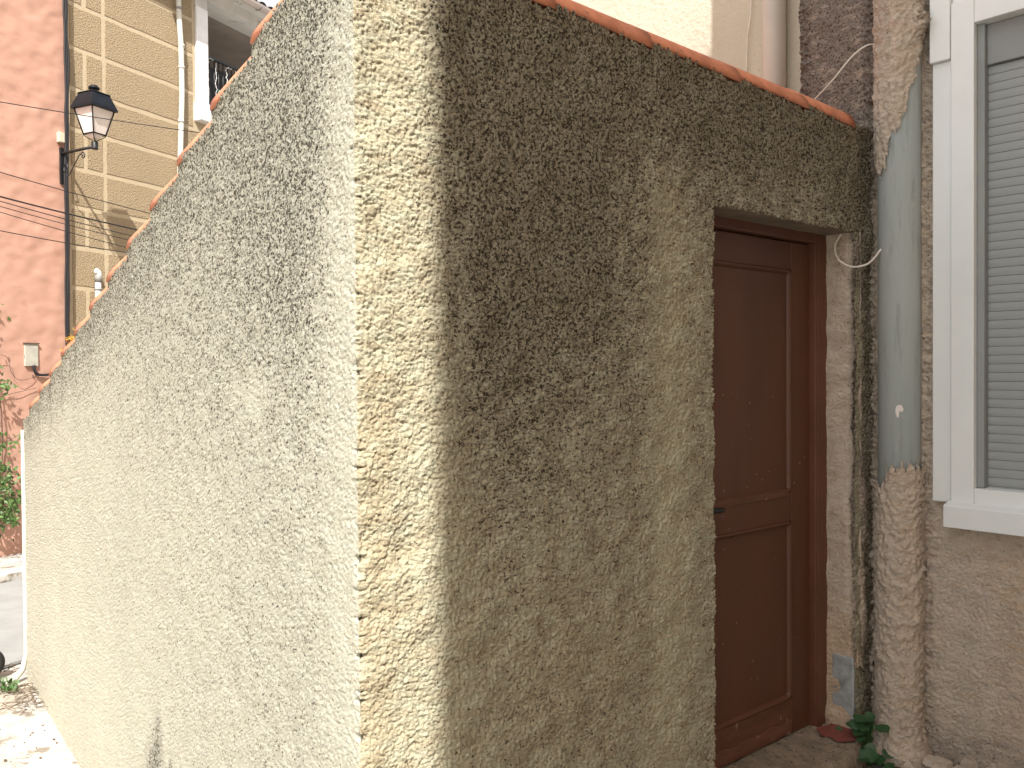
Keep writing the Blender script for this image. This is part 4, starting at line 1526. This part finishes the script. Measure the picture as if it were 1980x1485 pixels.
# ------------------------------------------------------------------ overhead wires in front of the houses
wires = [((0, 197), (405, 259), 0.0042, "single thin overhead wire crossing in front of the street lantern"),
         ((0, 333), (300, 415), 0.0042, "thin overhead wire just below the lamp bracket"),
         ((0, 380), (282, 448), 0.0075, "thickest black overhead wire, topmost of the group below the lamp"),
         ((0, 389), (272, 460), 0.0042, "second wire of the group, just under the thickest one"),
         ((0, 399), (266, 468), 0.0036, "third wire down in the group below the lamp"),
         ((0, 410), (255, 481), 0.0036, "fourth wire down in the group below the lamp"),
         ((0, 446), (250, 489), 0.0042, "lowest overhead wire, crossing the pink wall alone")]
for (a, c, r_, lb) in wires:
    pa = hit(a[0], a[1], F0 + FN * 2.0, FN)
    pb = hit(c[0], c[1], F0 + FN * 1.9, FN)
    d = pb - pa
    pts = []
    for i in range(25):
        t = -1.2 + 2.6 * i / 24
        sag = 0.035 * (t - 0.5) ** 2
        pts.append(pa + d * t + Vector((0, 0, sag - 0.035 * 0.25)))
    # stop before the pale house
    o = MB().tube(pts, r_, 6).build("wire", M['black_cable'])
    tag(o, lb, "wire", "overhead wires across the lane")

# ------------------------------------------------------------------ creeper on the pink wall
vine = thing("climbing_plant", hit(-40, 1070, F0, FN), "leafy creeper climbing the pink wall at the left edge", "plant")
rr = random.Random(31)
fol = MB()
st = MB()


def leafcloud(px, py, rad, n_, off0=0.06, off1=0.35):
    c0 = hit(px, py, F0 + FN * 0.15, FN)
    for _ in range(n_):
        d_ = Vector((rr.gauss(0, 1), rr.gauss(0, 1), rr.gauss(0, 1))) * rad * 0.5
        p = c0 + FD * d_.x + Vector((0, 0, d_.z * 1.1)) + FN * rr.uniform(off0 - 0.15, off1 - 0.15)
        s_ = rr.uniform(0.018, 0.036)
        nrm = (FN + Vector((rr.uniform(-.8, .8), rr.uniform(-.8, .8), rr.uniform(-.2, 1.0)))).normalized()
        t_ = nrm.orthogonal().normalized()
        t_ = Matrix.Rotation(rr.uniform(0, 6.3), 3, nrm) @ t_
        u_ = nrm.cross(t_)
        fol.add([p - t_ * s_, p - u_ * s_ * 0.6 + t_ * s_ * 0.1, p + t_ * s_ * 1.2, p + u_ * s_ * 0.6 + t_ * s_ * 0.1], [(0, 1, 2), (0, 2, 3)])


for (px, py, rad, n_) in ((0, 935, 0.13, 80), (8, 985, 0.15, 100), (26, 965, 0.08, 28), (-30, 970, 0.3, 260), (2, 745, 0.08, 34), (-45, 860, 0.35, 150),
                          (-60, 720, 0.3, 120), (-90, 600, 0.4, 140), (8, 1000, 0.10, 60), (33, 842, 0.03, 10), (8, 865, 0.04, 12), (5, 905, 0.06, 30)):
    leafcloud(px, py, rad, n_)
for pts_ in (((-60, 1075), (-30, 980), (2, 900), (4, 830), (-4, 740), (-30, 640)), ((4, 860), (20, 850), (40, 838), (60, 828)),
             ((-30, 980), (0, 985), (20, 980), (36, 955)), ((-10, 770), (15, 763), (40, 757), (70, 750)), ((-40, 690), (10, 688), (22, 720), (40, 735), (70, 728)),
             ((-60, 700), (-20, 600), (-30, 400))):
    ps = [hit(px, py, F0 + FN * rr.uniform(0.045, 0.09), FN) for (px, py) in pts_]
    st.tube(curve_pts(ps, 5), 0.006 if len(pts_) > 5 else 0.003, 5)
o = fol.build("foliage", M['leaf2'], vine)
o["kind"] = "stuff"
st.build("stem", M['bark'], vine)

# ------------------------------------------------------------------ bottom left corner: earth, weeds, twigs
def gp(px, py, z_=GL):
    return hit(px, py, (0, 0, z_), (0, 0, 1))


rr = random.Random(41)
b = MB()
nn = 40
c0 = gp(25, 1348)
ring = []
for i in range(nn):
    an = 2 * math.pi * i / nn
    r_ = 1 + 0.18 * math.sin(3 * an) + 0.12 * math.sin(8 * an + 1) + rr.uniform(-.05, .05)
    ring.append((c0.x - 0.08 + 0.34 * r_ * math.cos(an), c0.y + 0.26 * r_ * math.sin(an), GL + 0.003))
b.add([(c0.x - 0.08, c0.y, GL + 0.022)] + ring, [(0, 1 + i, 1 + (i + 1) % nn) for i in range(nn)], 0, True)
o = b.build("earth", M['earth'])
tag(o, "patch of dry earth at the far foot of the shed wall", None, None, "structure")
b = MB()
for i in range(130):
    p = gp(rr.uniform(-60, 75), rr.uniform(1335, 1385)) if i < 100 else gp(rr.uniform(-30, 45), rr.uniform(1296, 1315))
    an = rr.uniform(0, 6.3)
    L = rr.uniform(0.03, 0.16)
    d_ = Vector((math.cos(an), math.sin(an), rr.uniform(-0.1, 0.25)))
    q = p + d_ * L
    p.z = max(p.z + rr.uniform(0.03, 0.05), GL + 0.03)
    q.z = max(q.z, GL + 0.03) + 0.01
    m_ = (p + q) / 2 + Vector((rr.uniform(-.012, .012), rr.uniform(-.012, .012), rr.uniform(0, .015)))
    b.tube([p, m_, q], [0.003, 0.0025, 0.001], 4)
o = b.build("twigs", M['twig'])
tag(o, "dry brown twigs and litter at the far foot of the shed wall", None, None, "stuff")
b = MB()
for i in range(170):
    p = gp(rr.uniform(-30, 34), rr.uniform(1325, 1348)) + Vector((0, 0, 0.02))
    an = rr.uniform(0, 6.3)
    L = rr.uniform(0.03, 0.085)
    d_ = Vector((math.cos(an) * 0.6, math.sin(an) * 0.6, rr.uniform(0.4, 1.2))).normalized() * L
    e = d_.cross(Vector((0, 0, 1))).normalized() * rr.uniform(0.004, 0.011)
    b.add([p, p + d_ * 0.5 + e, p + d_, p + d_ * 0.5 - e], [(0, 1, 2), (0, 2, 3)])
o = b.build("weeds", M['weed'])
tag(o, "clump of green weeds at the far foot of the shed wall", None, None, "stuff")
# pebbles and chips on the paving
b = MB()
for i in range(34):
    p = gp(rr.gauss(70, 50), rr.gauss(1420, 50))
    if p.x > -0.03:
        continue
    s_ = rr.choice([0.003, 0.004, 0.005, 0.009])
    vs = [(p.x + s_ * (1 if k & 1 else -1) * rr.uniform(.5, 1), p.y + s_ * (1 if k & 2 else -1) * rr.uniform(.5, 1), GL + 0.006 + s_ * .5 * (1 if k & 4 else -1) * rr.uniform(.5, 1)) for k in range(8)]
    b.add(vs, [(0, 2, 3, 1), (4, 5, 7, 6), (0, 1, 5, 4), (2, 6, 7, 3), (0, 4, 6, 2), (1, 3, 7, 5)])
o = b.build("pebbles", M['twig'])
tag(o, "small dark chips scattered on the white paving by the wall", None, None, "stuff")
# dark tyre cut by the left edge of the picture
tp = gp(-26, 1316) + Vector((0, 0, 0.115))
tyre = thing("tyre", tp, "small dark tyre standing on the paving at the far left edge", "tyre")
tn = (CAM - tp)
tn.z = 0
tn.normalize()
tt = tn.cross(Vector((0, 0, 1)))
b = MB()
pts = [tp + (tt * math.cos(R(k * 15)) + Vector((0, 0, 1)) * math.sin(R(k * 15))) * 0.082 for k in range(25)]
b.tube(pts, 0.032, 12, cap=False)
b.build("tread", M['rubber'], tyre)
MB().tube([tp - tn * 0.02, tp + tn * 0.02], 0.056, 20).build("rim", M['rim'], tyre)
